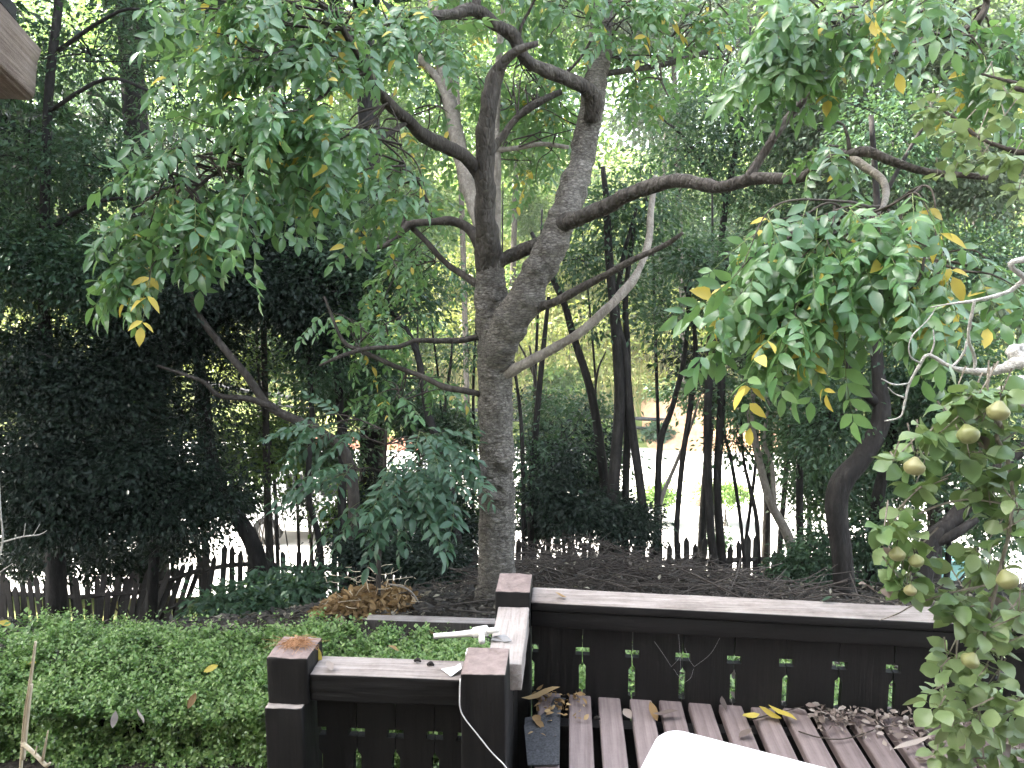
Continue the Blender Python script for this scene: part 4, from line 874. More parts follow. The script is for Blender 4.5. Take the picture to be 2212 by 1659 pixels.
# ---- tall trees behind at right
tree('oak_tree', 'tall grey-green oak filling the upper right corner', 'tree', [(2020, 1150, 11.5, 15), (2010, 800, 11.5, 13), (1990, 500, 11.5, 10), (1960, 250, 11.5, 8), (1920, 0, 11.5, 6)], limbs=[[(1985, 450, 11.5, 6), (1880, 330, 11.4, 5), (1850, 200, 11.4, 4)]],
     blobs=[(1900, 120, 11.5, 190, 130, 1.3, 5200), (2120, 150, 11, 150, 150, 1.2, 5200), (2100, 380, 11, 150, 130, 1.1, 5200), (1880, 420, 11.6, 140, 90, 1, 3600), (2160, 620, 10.8, 110, 140, .9, 3600), (1980, 620, 11.8, 130, 100, .9, 3200), (1780, 280, 11.8, 110, 90, .9, 2400)], leaf='olive', bark='bark_mid', size=.085)
tree('conifer_like_tree', 'dark blue-green tree of fine foliage right of the big limb', 'tree', [(1520, 1120, 12.5, 9), (1540, 800, 12.5, 8), (1560, 500, 12.5, 7), (1600, 250, 12.5, 5), (1620, 60, 12.5, 4)], limbs=[[(1570, 430, 12.5, 4), (1480, 300, 12.4, 3), (1420, 250, 12.4, 2)]],
     blobs=[(1560, 230, 12.5, 150, 80, 1, 2600), (1680, 260, 12.5, 120, 90, 1, 2200), (1490, 330, 12.5, 110, 70, 1, 1900), (1610, 390, 12.6, 140, 70, 1, 2400), (1450, 450, 12.8, 80, 70, .8, 1200), (1690, 470, 12.4, 110, 70, .9, 2000), (1770, 580, 12, 110, 80, .9, 2200)], leaf='mid', bark='bark_dark', size=.075, clump=.25)
tree('broadleaf_tree', 'leafy mid green tree behind the right-hand drapes of leaves', 'tree', [(1660, 1100, 13, 8), (1670, 800, 13, 8), (1690, 600, 13, 6), (1700, 450, 13, 4)], blobs=[(1660, 600, 13, 130, 90, 1, 3200), (1800, 700, 12.6, 110, 90, .9, 3200), (1640, 760, 13.2, 80, 60, .7, 1400), (1760, 840, 12.8, 80, 60, .7, 1800), (1850, 1000, 12, 90, 90, .6, 1800)], leaf='mid', bark='bark_mid', size=.085)
# ---- shrubs along the fence and in the yard
def shrub(name, label, u, v, Yc, blobs, leaf='mid', size=.055, group=None, per=22):
    p = at(u, v, Yc); z = gz(p.x, p.y); root = empty(name, (p.x, p.y, z), label, 'shrub', group)
    mb = MB()
    for k in range(7):
        c = blobs[k % len(blobs)]; e = at(c[0] + rng.normal() * c[3] * .5, c[1] - c[4] * .3, c[2]); b0 = Vector((p.x + rng.normal() * .05, p.y, z - .05))
        mb.tube([b0, (b0 + e) / 2 + Vector(rng.normal(size=3) * .05), e], [.014, .01, .004], 5, None, cap=False)
    mb.build('stems', M['twig'], root, True)
    crown(root, [uvblob(*b_) for b_ in blobs], M[leaf], size, per, .12, DIA, .2, None); return root
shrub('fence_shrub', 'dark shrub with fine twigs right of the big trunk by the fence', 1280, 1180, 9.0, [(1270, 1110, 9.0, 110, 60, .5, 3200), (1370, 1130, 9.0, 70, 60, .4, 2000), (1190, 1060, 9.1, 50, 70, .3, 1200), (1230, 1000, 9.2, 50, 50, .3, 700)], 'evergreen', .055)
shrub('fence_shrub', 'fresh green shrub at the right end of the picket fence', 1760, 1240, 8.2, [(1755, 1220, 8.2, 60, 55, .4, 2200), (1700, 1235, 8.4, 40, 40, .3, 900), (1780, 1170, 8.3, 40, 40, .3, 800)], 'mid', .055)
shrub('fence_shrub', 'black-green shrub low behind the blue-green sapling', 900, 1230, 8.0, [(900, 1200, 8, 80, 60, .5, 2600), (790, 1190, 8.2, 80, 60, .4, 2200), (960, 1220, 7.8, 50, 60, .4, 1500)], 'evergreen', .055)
shrub('fern_patch', 'low dark ferny plants at the foot of the left fence', 590, 1270, 7.4, [(590, 1285, 7.3, 120, 22, .7, 900), (660, 1262, 7.6, 80, 22, .5, 600), (480, 1298, 7.2, 80, 16, .6, 500)], 'mid', .075)
shrub('island_bush', 'light green bush on the pale road, left of the brown stone', 1425, 1090, 19, [(1425, 1070, 19, 42, 26, .6, 2200)], 'bright', .08)
shrub('island_bush', 'light green bush on the pale road, right of the brown stone', 1570, 1085, 19, [(1580, 1066, 19, 42, 24, .6, 2200), (1540, 1062, 19.2, 26, 26, .4, 900)], 'bright', .08)
shrub('road_shrub', 'single small shrub at the near edge of the road behind the fence', 1555, 1180, 14.5, [(1553, 1165, 14.5, 26, 22, .3, 900)], 'mid', .06)
shrub('road_shrub', 'light leafy shrub at the roadside by the white van', 540, 1080, 14.5, [(530, 1010, 14.5, 60, 60, .5, 1500), (620, 960, 15, 50, 40, .5, 700)], 'bright', .075)
shrub('road_shrub', 'loose roadside shrub behind the leaning trunk at right', 2010, 1200, 12, [(2030, 1180, 12, 60, 40, .4, 700), (1900, 1200, 12, 50, 70, .4, 900), (2150, 1180, 12, 60, 60, .4, 900)], 'mid', .06)


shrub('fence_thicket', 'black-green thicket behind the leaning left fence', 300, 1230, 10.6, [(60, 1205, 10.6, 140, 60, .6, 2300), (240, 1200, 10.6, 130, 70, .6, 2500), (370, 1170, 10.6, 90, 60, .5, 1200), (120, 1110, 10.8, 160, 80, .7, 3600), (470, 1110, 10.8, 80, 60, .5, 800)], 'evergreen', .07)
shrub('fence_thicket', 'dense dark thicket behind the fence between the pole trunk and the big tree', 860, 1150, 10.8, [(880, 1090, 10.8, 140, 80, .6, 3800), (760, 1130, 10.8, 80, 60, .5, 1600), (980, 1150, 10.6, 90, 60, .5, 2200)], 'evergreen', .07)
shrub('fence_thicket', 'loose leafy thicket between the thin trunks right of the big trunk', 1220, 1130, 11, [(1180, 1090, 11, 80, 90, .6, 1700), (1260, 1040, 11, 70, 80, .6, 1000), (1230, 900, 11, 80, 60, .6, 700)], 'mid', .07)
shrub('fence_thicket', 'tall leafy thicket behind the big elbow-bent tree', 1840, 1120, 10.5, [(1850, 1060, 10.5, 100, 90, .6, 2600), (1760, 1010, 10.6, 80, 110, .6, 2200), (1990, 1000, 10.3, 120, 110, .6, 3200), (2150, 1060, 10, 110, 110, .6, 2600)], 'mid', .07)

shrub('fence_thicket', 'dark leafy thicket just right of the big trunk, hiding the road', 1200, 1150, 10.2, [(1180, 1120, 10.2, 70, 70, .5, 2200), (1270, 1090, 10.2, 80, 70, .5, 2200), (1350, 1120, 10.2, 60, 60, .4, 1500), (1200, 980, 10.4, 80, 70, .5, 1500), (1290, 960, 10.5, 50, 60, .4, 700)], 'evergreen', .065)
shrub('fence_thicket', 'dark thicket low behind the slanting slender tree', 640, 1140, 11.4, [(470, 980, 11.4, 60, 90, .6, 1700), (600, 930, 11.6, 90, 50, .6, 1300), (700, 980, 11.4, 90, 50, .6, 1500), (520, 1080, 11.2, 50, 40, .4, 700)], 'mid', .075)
tree('screen_tree', 'leafy dark tree screening the bank left of the big trunk', 'tree', [(800, 1120, 11.8, 8), (810, 900, 11.8, 7), (800, 700, 11.8, 6), (790, 560, 11.8, 4)], (), [(740, 840, 11.8, 110, 60, .8, 2200), (860, 880, 11.8, 110, 50, .8, 1900), (960, 940, 11.6, 70, 60, .7, 1700), (620, 760, 11.9, 110, 70, .8, 2200), (900, 560, 12, 90, 60, .8, 400)], 'mid', 'bark_dark', .08)
tree('screen_tree', 'leafy dark tree behind the left trees above the guard rail', 'tree', [(440, 1120, 12.2, 8), (430, 900, 12.2, 7), (420, 700, 12.2, 6)], (), [(330, 930, 12, 90, 70, .8, 1700), (440, 880, 12.2, 60, 60, .7, 700), (330, 740, 12.2, 90, 80, .8, 2200), (200, 900, 12, 100, 90, .8, 2600), (560, 620, 12.2, 110, 70, .8, 1800)], E, 'bark_dark', .08)
tree('screen_tree', 'leafy tree behind the island bushes reaching over the guard rail', 'tree', [(1660, 1130, 13, 7), (1650, 950, 13, 6), (1640, 820, 13, 5)], (), [(1620, 880, 13, 110, 45, .7, 1700), (1480, 850, 13.2, 80, 50, .7, 500), (1720, 930, 12.8, 60, 70, .6, 1300)], 'mid', 'bark_dark', .08)

# ---- slim saplings crowding beyond the fence
ORD = ['first', 'second', 'third', 'fourth', 'fifth', 'sixth', 'seventh', 'eighth', 'ninth', 'tenth', 'eleventh', 'twelfth', 'thirteenth']
us = []
for where, lo_, hi_, nn in (('the left fence thicket', 40, 420, 8), ('the thicket left of the big trunk', 600, 1025, 11), ('the thicket right of the big trunk', 1115, 1300, 6), ('the gap before the island bushes', 1440, 1690, 4), ('the thicket by the elbow-bent tree', 1750, 2130, 6)):
    for i, u in enumerate(sorted(np.linspace(lo_, hi_, nn) + rng.normal(size=nn) * 8)): us.append((u, f'slim sapling, {ORD[i]} from the left in {where}'))
for k, (u, SPL) in enumerate(us):
    Yc = rng.uniform(10.4, 13.0); top = rng.uniform(330, 760) ; ln = rng.normal() * 45; r0 = rng.uniform(3, 6.5)
    p_ = [(u, 1180, Yc, r0), (u + ln * .3 + rng.normal() * 6, 1000, Yc, r0 * .9), (u + ln * .6 + rng.normal() * 8, 820, Yc, r0 * .75), (u + ln + rng.normal() * 10, top, Yc, r0 * .4)]
    dark = u < 450; nb = []
    for j in range(5 if not 1400 < u < 1720 else 3):
        vv = rng.uniform(top - 30, 1120 if not 1400 < u < 1720 else 860); vv = vv if not (850 < u < 1420 and vv < 850) or rng.random() < .25 else rng.uniform(870, 1120); f_ = (1180 - vv) / (1180 - top)
        nb.append((u + ln * f_ + rng.normal() * 22, vv, Yc, rng.uniform(40, 80), rng.uniform(25, 50), rng.uniform(.35, .7), int(rng.uniform(170, 420) * (1.6 if dark else 1))))
    lf = ('evergreen' if dark else ('mid', 'mid', 'evergreen', 'bright', 'olive')[int(rng.integers(5))])
    tree('slim_sapling', SPL, 'sapling', p_, (), nb, lf, 'bark_dark' if rng.random() < .7 else 'bark_mid', .075, 14, .2, DIA, 'slim saplings in the thicket', True, 8, 6)
# ---- far bank: sunlit trees and shrubs beyond the road
far = [
 ('yellowgreen', 'yellow-green sunlit bush above the guard rail at far left', 500, 840, 32, [(500, 810, 32, 60, 50, 1.2, 2200)]),
 ('bright', 'sunlit green tree seen through the gap in the dark left trees', 300, 900, 31, [(290, 860, 31, 80, 70, 1.4, 2800), (240, 700, 33, 90, 70, 1.4, 2200)]),
 ('yellowgreen', 'golden bush seen above the slanting branch at left', 520, 700, 34, [(540, 720, 34, 70, 50, 1.2, 2200), (220, 600, 35, 60, 40, 1, 1000)]),
 ('bright', 'bright shrub left of the big trunk above the guard rail', 900, 760, 33, [(900, 730, 33, 80, 60, 1.4, 2600), (820, 800, 32, 60, 40, 1, 1500)]),
 ('yellowgreen', 'pale yellow-green thicket close to the big trunk on its left', 980, 680, 36, [(960, 620, 36, 90, 60, 1.6, 2800), (1000, 720, 34, 50, 50, 1, 1400)]),
 ('bright', 'sunlit tree filling the fork of the big tree', 1130, 480, 38, [(1130, 460, 38, 90, 80, 2, 3600), (1120, 600, 37, 60, 50, 1.2, 1600)]),
 ('yellowgreen', 'yellow-green shrub between the big limb and the long pale branch', 1230, 620, 36, [(1230, 610, 36, 70, 60, 1.5, 2400)]),
 ('yellowgreen', 'sunlit bush right of the sapling group on the far bank', 1430, 690, 34, [(1430, 680, 34, 80, 60, 1.5, 2600), (1500, 740, 33, 50, 40, 1, 1200)]),
 ('bright', 'green bush beside the guard rail right of the big trunk', 1210, 830, 31, [(1210, 820, 31, 70, 40, 1, 2000)]),
 ('mid', 'dark round bush tucked under the guard rail right of centre', 1425, 950, 28.8, [(1422, 935, 28.8, 28, 26, .5, 1500)]),
 ('bright', 'green bush at the far road edge behind the sapling group', 1310, 970, 28.8, [(1310, 950, 28.8, 70, 30, .6, 1800)]),
 ('dryleaf', 'dry brown-leaved bush above the orange earth bank', 1590, 960, 29.5, [(1580, 930, 29.5, 80, 30, .7, 1300)]),
 ('mid', 'green bush on the bank above the dry brown bush', 1640, 860, 31, [(1650, 850, 31, 90, 40, 1, 2200)]),
]
for lf, lab, u, v, Yc, bl in far: shrub('far_bush', lab, u, v, Yc, bl, lf, .20, 'sunlit growth on the far bank', 18)
farT = [
 ('bright', 'tall light green tree far behind the left leaf drapes', [(820, 880, 30, 8), (830, 500, 30, 7), (850, 200, 30, 5)], [(820, 300, 30, 140, 120, 2.5, 4500), (720, 480, 30, 110, 90, 2, 3200), (900, 480, 31, 90, 80, 2, 2800), (760, 130, 31, 130, 90, 2, 3000)]),
 ('bright', 'tall light green tree far behind the fork of the big tree', [(1100, 850, 36, 7), (1110, 500, 36, 6), (1120, 150, 36, 4)], [(1120, 300, 36, 150, 100, 3, 4200), (1010, 180, 36, 100, 100, 2.5, 2600), (1180, 120, 37, 120, 90, 2.5, 2800)]),
 ('mid', 'tall hazy tree on the hill behind the thin saplings', [(1420, 800, 40, 7), (1430, 500, 40, 6), (1440, 250, 40, 4)], [(1430, 560, 40, 110, 80, 3, 3200), (1500, 640, 38, 100, 60, 2.5, 2600), (1560, 500, 42, 110, 90, 3, 2800)]),
 ('mid', 'hazy tree on the hill behind the upper right foliage', [(1750, 850, 40, 7), (1760, 500, 40, 6), (1770, 200, 40, 4)], [(1760, 560, 40, 160, 110, 3, 4200), (1760, 260, 42, 150, 120, 3, 3000), (1640, 140, 44, 110, 70, 3, 1800)]),
 ('bright', 'hazy tree on the hill at the right edge', [(2120, 900, 38, 7), (2110, 600, 38, 6), (2100, 300, 38, 4)], [(2100, 600, 38, 150, 130, 3, 4200), (2120, 320, 40, 130, 130, 3, 3000), (2050, 850, 36, 150, 90, 2.5, 3600)]),
 ('mid', 'hazy tree on the hill behind the dark left trees', [(330, 880, 38, 7), (320, 600, 38, 6), (310, 300, 38, 4)], [(300, 560, 38, 150, 110, 3, 3200), (420, 330, 40, 130, 110, 3, 2800), (180, 250, 40, 150, 130, 3, 3000), (480, 640, 38, 100, 80, 2.5, 2600)]),
 ('bright', 'pale tree high on the hill at the upper left corner', [(90, 880, 42, 7), (90, 500, 42, 6), (90, 120, 42, 4)], [(80, 100, 42, 160, 100, 3, 2800), (40, 420, 40, 120, 120, 3, 2600), (300, 70, 44, 120, 70, 3, 1800)]),
 ('mid', 'tree on the hill behind the slanting branch left of the big tree', [(640, 850, 36, 7), (640, 600, 36, 6), (650, 350, 36, 4)], [(640, 640, 36, 110, 80, 2.5, 2800), (720, 760, 34, 90, 60, 2, 2400), (580, 420, 37, 100, 80, 2.5, 2000)]),
]
farT += [
 ('bright', 'tall roadside tree whose crown closes the top left of the sky', [(560, 980, 28.6, 7), (570, 500, 28.6, 6), (600, 0, 28.6, 5)], [(560, 20, 28.6, 190, 80, 2.2, 3600), (330, 40, 29, 150, 80, 2, 2400), (700, 90, 29, 120, 60, 2, 1800)]),
 ('bright', 'tall roadside tree whose crown closes the sky over the fork', [(1010, 960, 29.5, 7), (1000, 500, 29.5, 6), (980, 0, 29.5, 5)], [(940, 20, 29.5, 170, 70, 2.2, 3000), (1180, 0, 30, 170, 70, 2.2, 3000)]),
 ('olive', 'tall roadside tree whose crown closes the sky right of the fork', [(1480, 980, 30, 7), (1470, 500, 30, 6), (1450, 0, 30, 5)], [(1400, 40, 30, 150, 80, 2.2, 3000), (1570, 20, 30, 150, 80, 2.2, 3000), (1420, 250, 31, 90, 70, 1.8, 1300)]),
 ('bright', 'tall roadside tree whose crown closes the sky at the upper right', [(1850, 1000, 29.5, 7), (1860, 500, 29.5, 6), (1870, 0, 29.5, 5)], [(1800, 20, 29.5, 170, 80, 2.2, 3200), (2050, 30, 30, 170, 90, 2.2, 3200)]),
]
for lf, lab, tr_, bl in farT: tree('hill_tree', lab, 'tree', tr_, (), bl, lf, 'bark_mid', .26, 20, .6, DIA, 'trees on the hill beyond the road', True, 8, 6)

# ---- the wooded hill behind everything: one mass of far crowns
def far_mass(name, label, mat, n, per, size, seed, yr, xr, hr, clump):
    g_ = np.random.default_rng(seed); k = n // per
    y = g_.uniform(*yr, k); x = g_.uniform(-1, 1, k) * (8 + y * .75) + y * .02; zb = ground(x, y)
    hmax = hr[0] + (hr[1] - hr[0]) * (.5 + .5 * vnoise(np.stack([x * .13, y * .13, x * 0], -1), seed))
    z = zb + .3 + hmax * g_.random(k) ** .8
    cen = np.stack([x, y, z], -1); ii = np.repeat(np.arange(k), per); m_ = len(ii)
    o_ = g_.normal(size=(m_, 3)) * clump * np.array([1, 1, .6]); p = cen[ii] + o_
    a_ = unit(o_) + np.array([0, 0, -.4]) + g_.normal(size=(m_, 3)) * .4
    t_ = np.clip(g_.random(k)[ii] * .7 + g_.random(m_) * .3, 0, 1)
    tag(link(name, leaf_mesh(name, DIA, p, a_, np.array([0, 0, 1.]) + g_.normal(size=(m_, 3)) * .6, size * (.6 + .8 * g_.random(m_)), mat, t_)), label, 'wood', None, 'stuff')
far_mass('hillside_scrub', 'sunlit yellow-green scrub covering the bank beyond the road', M['yellowgreen'], 62000, 20, .28, 1, (30.5, 50), None, (1.2, 4.2), .45)
far_mass('hillside_wood', 'light green wood covering the hill behind the garden', M['bright'], 100000, 24, .40, 2, (40, 66), None, (6, 22), .8)
far_mass('hillside_wood', 'greyer far wood along the top of the hill', M['olive'], 34000, 24, .52, 3, (52, 80), None, (8, 22), .95)
# ---- trees added to keep the sun off the yard, crowns out of view
for k, (x, y, h, lab) in enumerate(((-9.4, 2.4, 17, 'nearest'), (-9.0, 4.4, 16, 'second nearest'), (-10.6, 6.0, 19, 'middle'), (-9.8, 9.6, 18, 'leftmost of the far pair'), (-6.4, 11.0, 17.5, 'farthest'), (-3.2, 11.8, 17, 'rightmost'))):
    z = gz(x, y); root = empty('sun_block_tree', (x, y, z), f'added dark evergreen left of the yard, {lab} of the sun-blocking trees', 'tree', 'sun-blocking trees added left of the yard')
    mb = MB(); mb.tube([(x, y, z - .2), (x + .2, y, z + h * .4), (x - .1, y + .2, z + h * .8), (x, y, z + h)], [.24, .18, .1, .04], 8, None); mb.build('trunk', M['bark_dark'], root, True)
    lo = (4.6, 4.6, 4.6, 4.6, 10.8, 10.8)[k]
    bl = [((x + rng.normal() * .9, y + rng.normal() * .9, z + hh), (2.5 - .06 * hh, 2.5 - .06 * hh, 1.2), 640) for hh in np.linspace(lo, h, 11)]
    crown(root, bl, M['evergreen'], .38, 22, .5, DIA, .3, 4, M['bark_dark'])

# ================================================================== HEDGE
hx0, hx1, hy0, hy1, hzt = -5.6, 2.5, 3.72, 4.62, -.67
hedge = empty('box_hedge', (-1.5, 4.2, gz(-1.5, 4.2)), 'clipped small-leaved green hedge in front of the deck', 'hedge')
core = MB(); core.box((hx0, hy0 + .30, gz(0, 4.2) - .05), (hx1, hy1 - .15, hzt - .16)); core.build('stems', M['bark_dark'], hedge)  # solid dark box standing in for the shaded inside, no separate stems
def hedge_sprigs(n, xr, size, nl=9, slen=.085, tf=.55):
    f_ = rng.random(n); top = f_ < tf; front = ~top
    x = rng.uniform(*xr, n); sv = rng.random(n)
    y = np.where(top, hy0 + (hy1 - hy0) * sv, hy0 + .05 + np.abs(rng.normal(size=n)) * .07)
    z = np.where(top, hzt, hzt - (sv ** 1.05) * .60)
    nrm = np.where(top[:, None], [0, 0, 1.], [0, -1., .25])
    edge = np.clip(1 - (y - hy0) / .16, 0, 1) * top; nrm = unit(nrm + np.array([0, -1., 0]) * edge[:, None])
    P = np.stack([x, y, z], -1)
    lump = vnoise(P * 2.6, 8) * .08 + vnoise(P * 8, 9) * .055 + vnoise(P * 17, 10) * .04
    hole = vnoise(P * np.array([4.5, 4.5, 5.5]), 12)
    keep = top | (hole > -.34) | (rng.random(n) < .45) | (z < hzt - .3)
    P = P + nrm * (lump - np.where(front, np.clip(.15 - hole, 0, 1) * .10, 0))[:, None]
    P[:, 2] -= edge * .06
    P, nrm, top = P[keep], nrm[keep], top[keep]; k = len(P)
    ax = unit(nrm + np.array([0, 0, .75]) + rng.normal(size=(k, 3)) * .5)
    L = slen * (.6 + .9 * rng.random(k) + (rng.random(k) < .03) * 1.3)
    j = np.tile(np.arange(nl), k); ii = np.repeat(np.arange(k), nl)
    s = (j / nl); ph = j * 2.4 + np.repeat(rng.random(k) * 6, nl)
    s1, a1, n1_ = basis(ax, rng.normal(size=(k, 3)))
    radial = s1[ii] * np.cos(ph)[:, None] + n1_[ii] * np.sin(ph)[:, None]
    pos = P[ii] - ax[ii] * .02 + ax[ii] * (s * L[ii])[:, None] + rng.normal(size=(len(ii), 3)) * .003
    la = radial + ax[ii] * (.25 + .5 * s)[:, None]; nn = ax[ii] * 1.0 - radial * .35 + rng.normal(size=(len(ii), 3)) * .35
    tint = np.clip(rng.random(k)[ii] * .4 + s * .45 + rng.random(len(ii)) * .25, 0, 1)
    sz = size * (.6 + .7 * rng.random(len(ii)))
    return pos, la, nn, sz, tint
DIA2 = (np.array([(0, 0, 0), (.33, .5, .08), (0, 1, -.05), (-.33, .5, .08)], float), DIA[1], DIA[2])
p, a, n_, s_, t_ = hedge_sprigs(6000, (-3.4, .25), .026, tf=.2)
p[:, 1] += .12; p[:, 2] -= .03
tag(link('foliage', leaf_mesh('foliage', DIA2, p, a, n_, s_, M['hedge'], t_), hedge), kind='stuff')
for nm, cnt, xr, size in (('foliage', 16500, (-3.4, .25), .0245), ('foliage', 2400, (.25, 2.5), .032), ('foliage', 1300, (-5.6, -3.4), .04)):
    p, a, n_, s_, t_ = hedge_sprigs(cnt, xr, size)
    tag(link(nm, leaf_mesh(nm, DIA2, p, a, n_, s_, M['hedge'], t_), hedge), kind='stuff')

# ================================================================== GROUND LITTER
n = 30000; x = rng.uniform(-7, 6.5, n); y = 4.7 + 7 * rng.random(n) ** 1.2
p = np.stack([x, y, ground(x, y) + .012 + rng.random(n) * .03], -1)
a = rng.normal(size=(n, 3)) * np.array([1, 1, .25])
tag(link('leaf_litter', leaf_mesh('leaf_litter', DIA, p, a, up_normals(n, .35), .05 + .05 * rng.random(n), M['litter'])), 'brown and grey leaf litter covering the yard', 'leaf litter', None, 'stuff')
# dry leaf heap
c = at(790, 1295, 6.2); cz = gz(c.x, c.y)
heap = empty('dry_leaf_heap', (c.x, c.y, cz), 'heap of orange-brown dry leaves behind the hedge', 'leaf heap')
n = 1500; r_ = rng.random(n) ** .5; th = rng.random(n) * 6.283; x = c.x + r_ * np.cos(th) * .42; y = c.y + r_ * np.sin(th) * .35
z = ground(x, y) + .15 * (1 - r_ ** 1.6) * rng.random(n) + .02
tag(link('leaves', leaf_mesh('leaves', HEX, np.stack([x, y, z], -1), rng.normal(size=(n, 3)) * np.array([1, 1, .5]), up_normals(n, .7), .06 + .06 * rng.random(n), M['dryleaf']), heap), kind='stuff')
mb = MB()
for k in range(60):
    s_ = np.array([c.x + rng.normal() * .22, c.y + rng.normal() * .2, cz + .05 + rng.random() * .2]); d_ = rng.normal(size=3) * np.array([.045, .035, .02])
    mb.tube([s_ - d_, s_ + rng.normal(size=3) * .01, s_ + d_], [.0035, .003, .002], 4, None, cap=False)
tag(mb.build('stalks', M['straw'], heap), kind='stuff')
mb = MB(); mb.tube([at(840, 1262, 6.0), at(870, 1268, 5.95), at(890, 1280, 5.9), at(905, 1302, 5.88)], [.008, .008, .007, .006], 6); tag(mb.build('curved_stick', M['bark_pale'], None, True), 'thin curved pale stick arching over the dry leaf heap', 'stick')
# brush pile
bc = at(1420, 1265, 7.0); bz = gz(bc.x, bc.y)
br = empty('brush_pile', (bc.x, bc.y, bz), 'pile of dead branches and twigs behind the deck railing', 'brush pile')
def sticks(nn, cx, cy, sx, sy, hgt, ln, r0, mat, name, kind='stuff'):
    mb = MB()
    for k in range(nn):
        x, y = cx + rng.normal() * sx, cy + rng.normal() * sy; e = math.exp(-((x - cx) / (sx * 1.6)) ** 2)
        s_ = np.array([x, y, gz(x, y) + .02 + hgt * e * rng.random()]); L = ln * rng.uniform(.4, 1.3); th = rng.normal() * .6 + (math.pi if rng.random() < .5 else 0)
        d_ = np.array([math.cos(th), math.sin(th), rng.normal() * .18]) * L / 2
        mid = s_ + rng.normal(size=3) * .06 * L; r = r0 * rng.uniform(.5, 1.4)
        mb.tube([s_ - d_, mid, s_ + d_], [r, r * .8, r * .35], 5, None, cap=False)
        if rng.random() < .6:
            q_ = s_ + d_ * rng.uniform(-.3, .6); mb.tube([q_, q_ + d_ * .35 + rng.normal(size=3) * .1 * L], [r * .5, r * .2], 4, None, cap=False)
    o = mb.build(name, mat, br, True)
    if kind: tag(o, kind=kind)
sticks(340, bc.x - .2, 7.2, 1.0, .7, .32, .9, .006, M['twig'], 'twigs')
sticks(160, bc.x + .1, 6.7, .8, .5, .30, 1.0, .006, M['twig'], 'twigs')
sticks(60, bc.x + .2, 6.6, .8, .5, .34, .8, .004, M['bark_mid'], 'twigs')
sticks(140, at(1250, 1220, 8).x, 8.0, .7, .6, .45, .7, .005, M['twig'], 'twigs')
for a_, b_, c_ in (((1560, 1232, 7.2), (1600, 1262, 6.9), (1690, 1292, 6.5)), ((1520, 1240, 7), (1590, 1278, 6.7), (1640, 1300, 6.4)), ((1330, 1290, 6.6), (1420, 1268, 6.8), (1500, 1255, 7)), ((1120, 1262, 6.6), (1160, 1240, 6.8), (1230, 1205, 7.2))):
    mb = MB(); mb.tube([at(*a_), at(*b_), at(*c_)], [.014, .013, .008], 7); mb.build('dead_branch', M['bark_mid'], br, True)
n = 1600; x = bc.x - .3 + rng.normal(size=n) * 1.1; y = 7.4 + rng.normal(size=n) * .8; z = ground(x, y) + .03 + .3 * rng.random(n) * np.exp(-((x - bc.x) / 1.5) ** 2)
tag(link('caught_leaves', leaf_mesh('caught_leaves', DIA, np.stack([x, y, z], -1), rng.normal(size=(n, 3)), up_normals(n, .6), .035 + .04 * rng.random(n), M['litter']), br), kind='stuff')
# dry grass and cane on the far bank
n = 4200; x = rng.uniform(-13, 16, n); y = rng.uniform(30, 44, n); z = ground(x, y)
H = rng.uniform(.6, 2.4, n); BL = (np.array([(-.012, 0, 0), (.012, 0, 0), (.006, .6, .02), (0, 1, .1), (-.006, .6, .02)]), np.zeros((0, 4), int), np.array([(0, 1, 2), (0, 2, 4), (4, 2, 3)]))
ax = np.array([0, 0, 1.]) + rng.normal(size=(n, 3)) * .22
tag(link('dry_grass', leaf_mesh('dry_grass', BL, np.stack([x, y, z], -1), ax, rng.normal(size=(n, 3)) + np.array([0, -1, 0]), H, M['grass'])), 'tall dry yellow grass and cane on the sunlit far bank', 'grass', None, 'stuff')

# ================================================================== PEAR TREE AT THE RIGHT
pb = Vector((3.15, 2.75, 0)); pb.z = gz(pb.x, pb.y)
pear = empty('pear_tree', pb, 'pear tree reaching in from the right with round fruit and lichened twigs', 'tree')
mb = MB(); mb.tube([pb + Vector((0, 0, -.1)), pb + Vector((-.05, 0, 1.2)), pb + Vector((.05, -.05, 2.4)), pb + Vector((0, .1, 3.6))], [.09, .075, .06, .03], 10); mb.build('trunk', M['bark_mid'], pear, True)
def rpath(path, name='limb', bark='lichen', start=None, seg=7):
    pts, rad = P_path(path)
    if start is not None: pts = [start] + pts; rad = [rad[0] * 1.6] + rad
    mb = MB(); co, fs = tube_geo(pts, rad, seg + 1, .008, True, lambda P, d_, L, a, r: (vnoise((P[:, None] + d_ * .02) * 60, 3) * .22 + vnoise((P[:, None] + d_ * .02) * 190, 5) * .35) * r[:, None]); mb.add(co, fs)
    return mb.build(name, M[bark], pear, True)
Yp = 2.35
rpath([(2300, 760, Yp+.1, 15), (2212, 780, Yp, 13), (2160, 797, Yp, 10), (2119, 804, Yp, 8), (2057, 794, Yp, 5), (2006, 767, Yp, 3.6), (1986, 790, Yp, 3), (1965, 828, Yp, 2.5), (1955, 866, Yp, 2.2), (1945, 900, Yp, 2), (1911, 910, Yp, 1.3)], start=pb + Vector((0, 0, 2.3)))
rpath([(2300, 828, Yp-.05, 11), (2212, 828, Yp-.1, 10), (2173, 836, Yp-.12, 8), (2140, 850, Yp-.1, 3)], start=pb + Vector((0, 0, 2.2)))
rpath([(2105, 800, Yp, 3.5), (2105, 770, Yp, 3.5), (2092, 726, Yp-.03, 3.2), (2105, 650, Yp-.05, 3)])
rpath([(2300, 560, Yp, 6), (2212, 606, Yp, 5), (2177, 630, Yp, 4.5), (2109, 649, Yp-.03, 3.5), (2054, 656, Yp-.03, 2), (2010, 664, Yp, 1.2)], start=pb + Vector((0, 0, 2.6)))
rpath([(2057, 793, Yp, 3), (2080, 765, Yp, 2.6), (2092, 728, Yp, 2.2)])
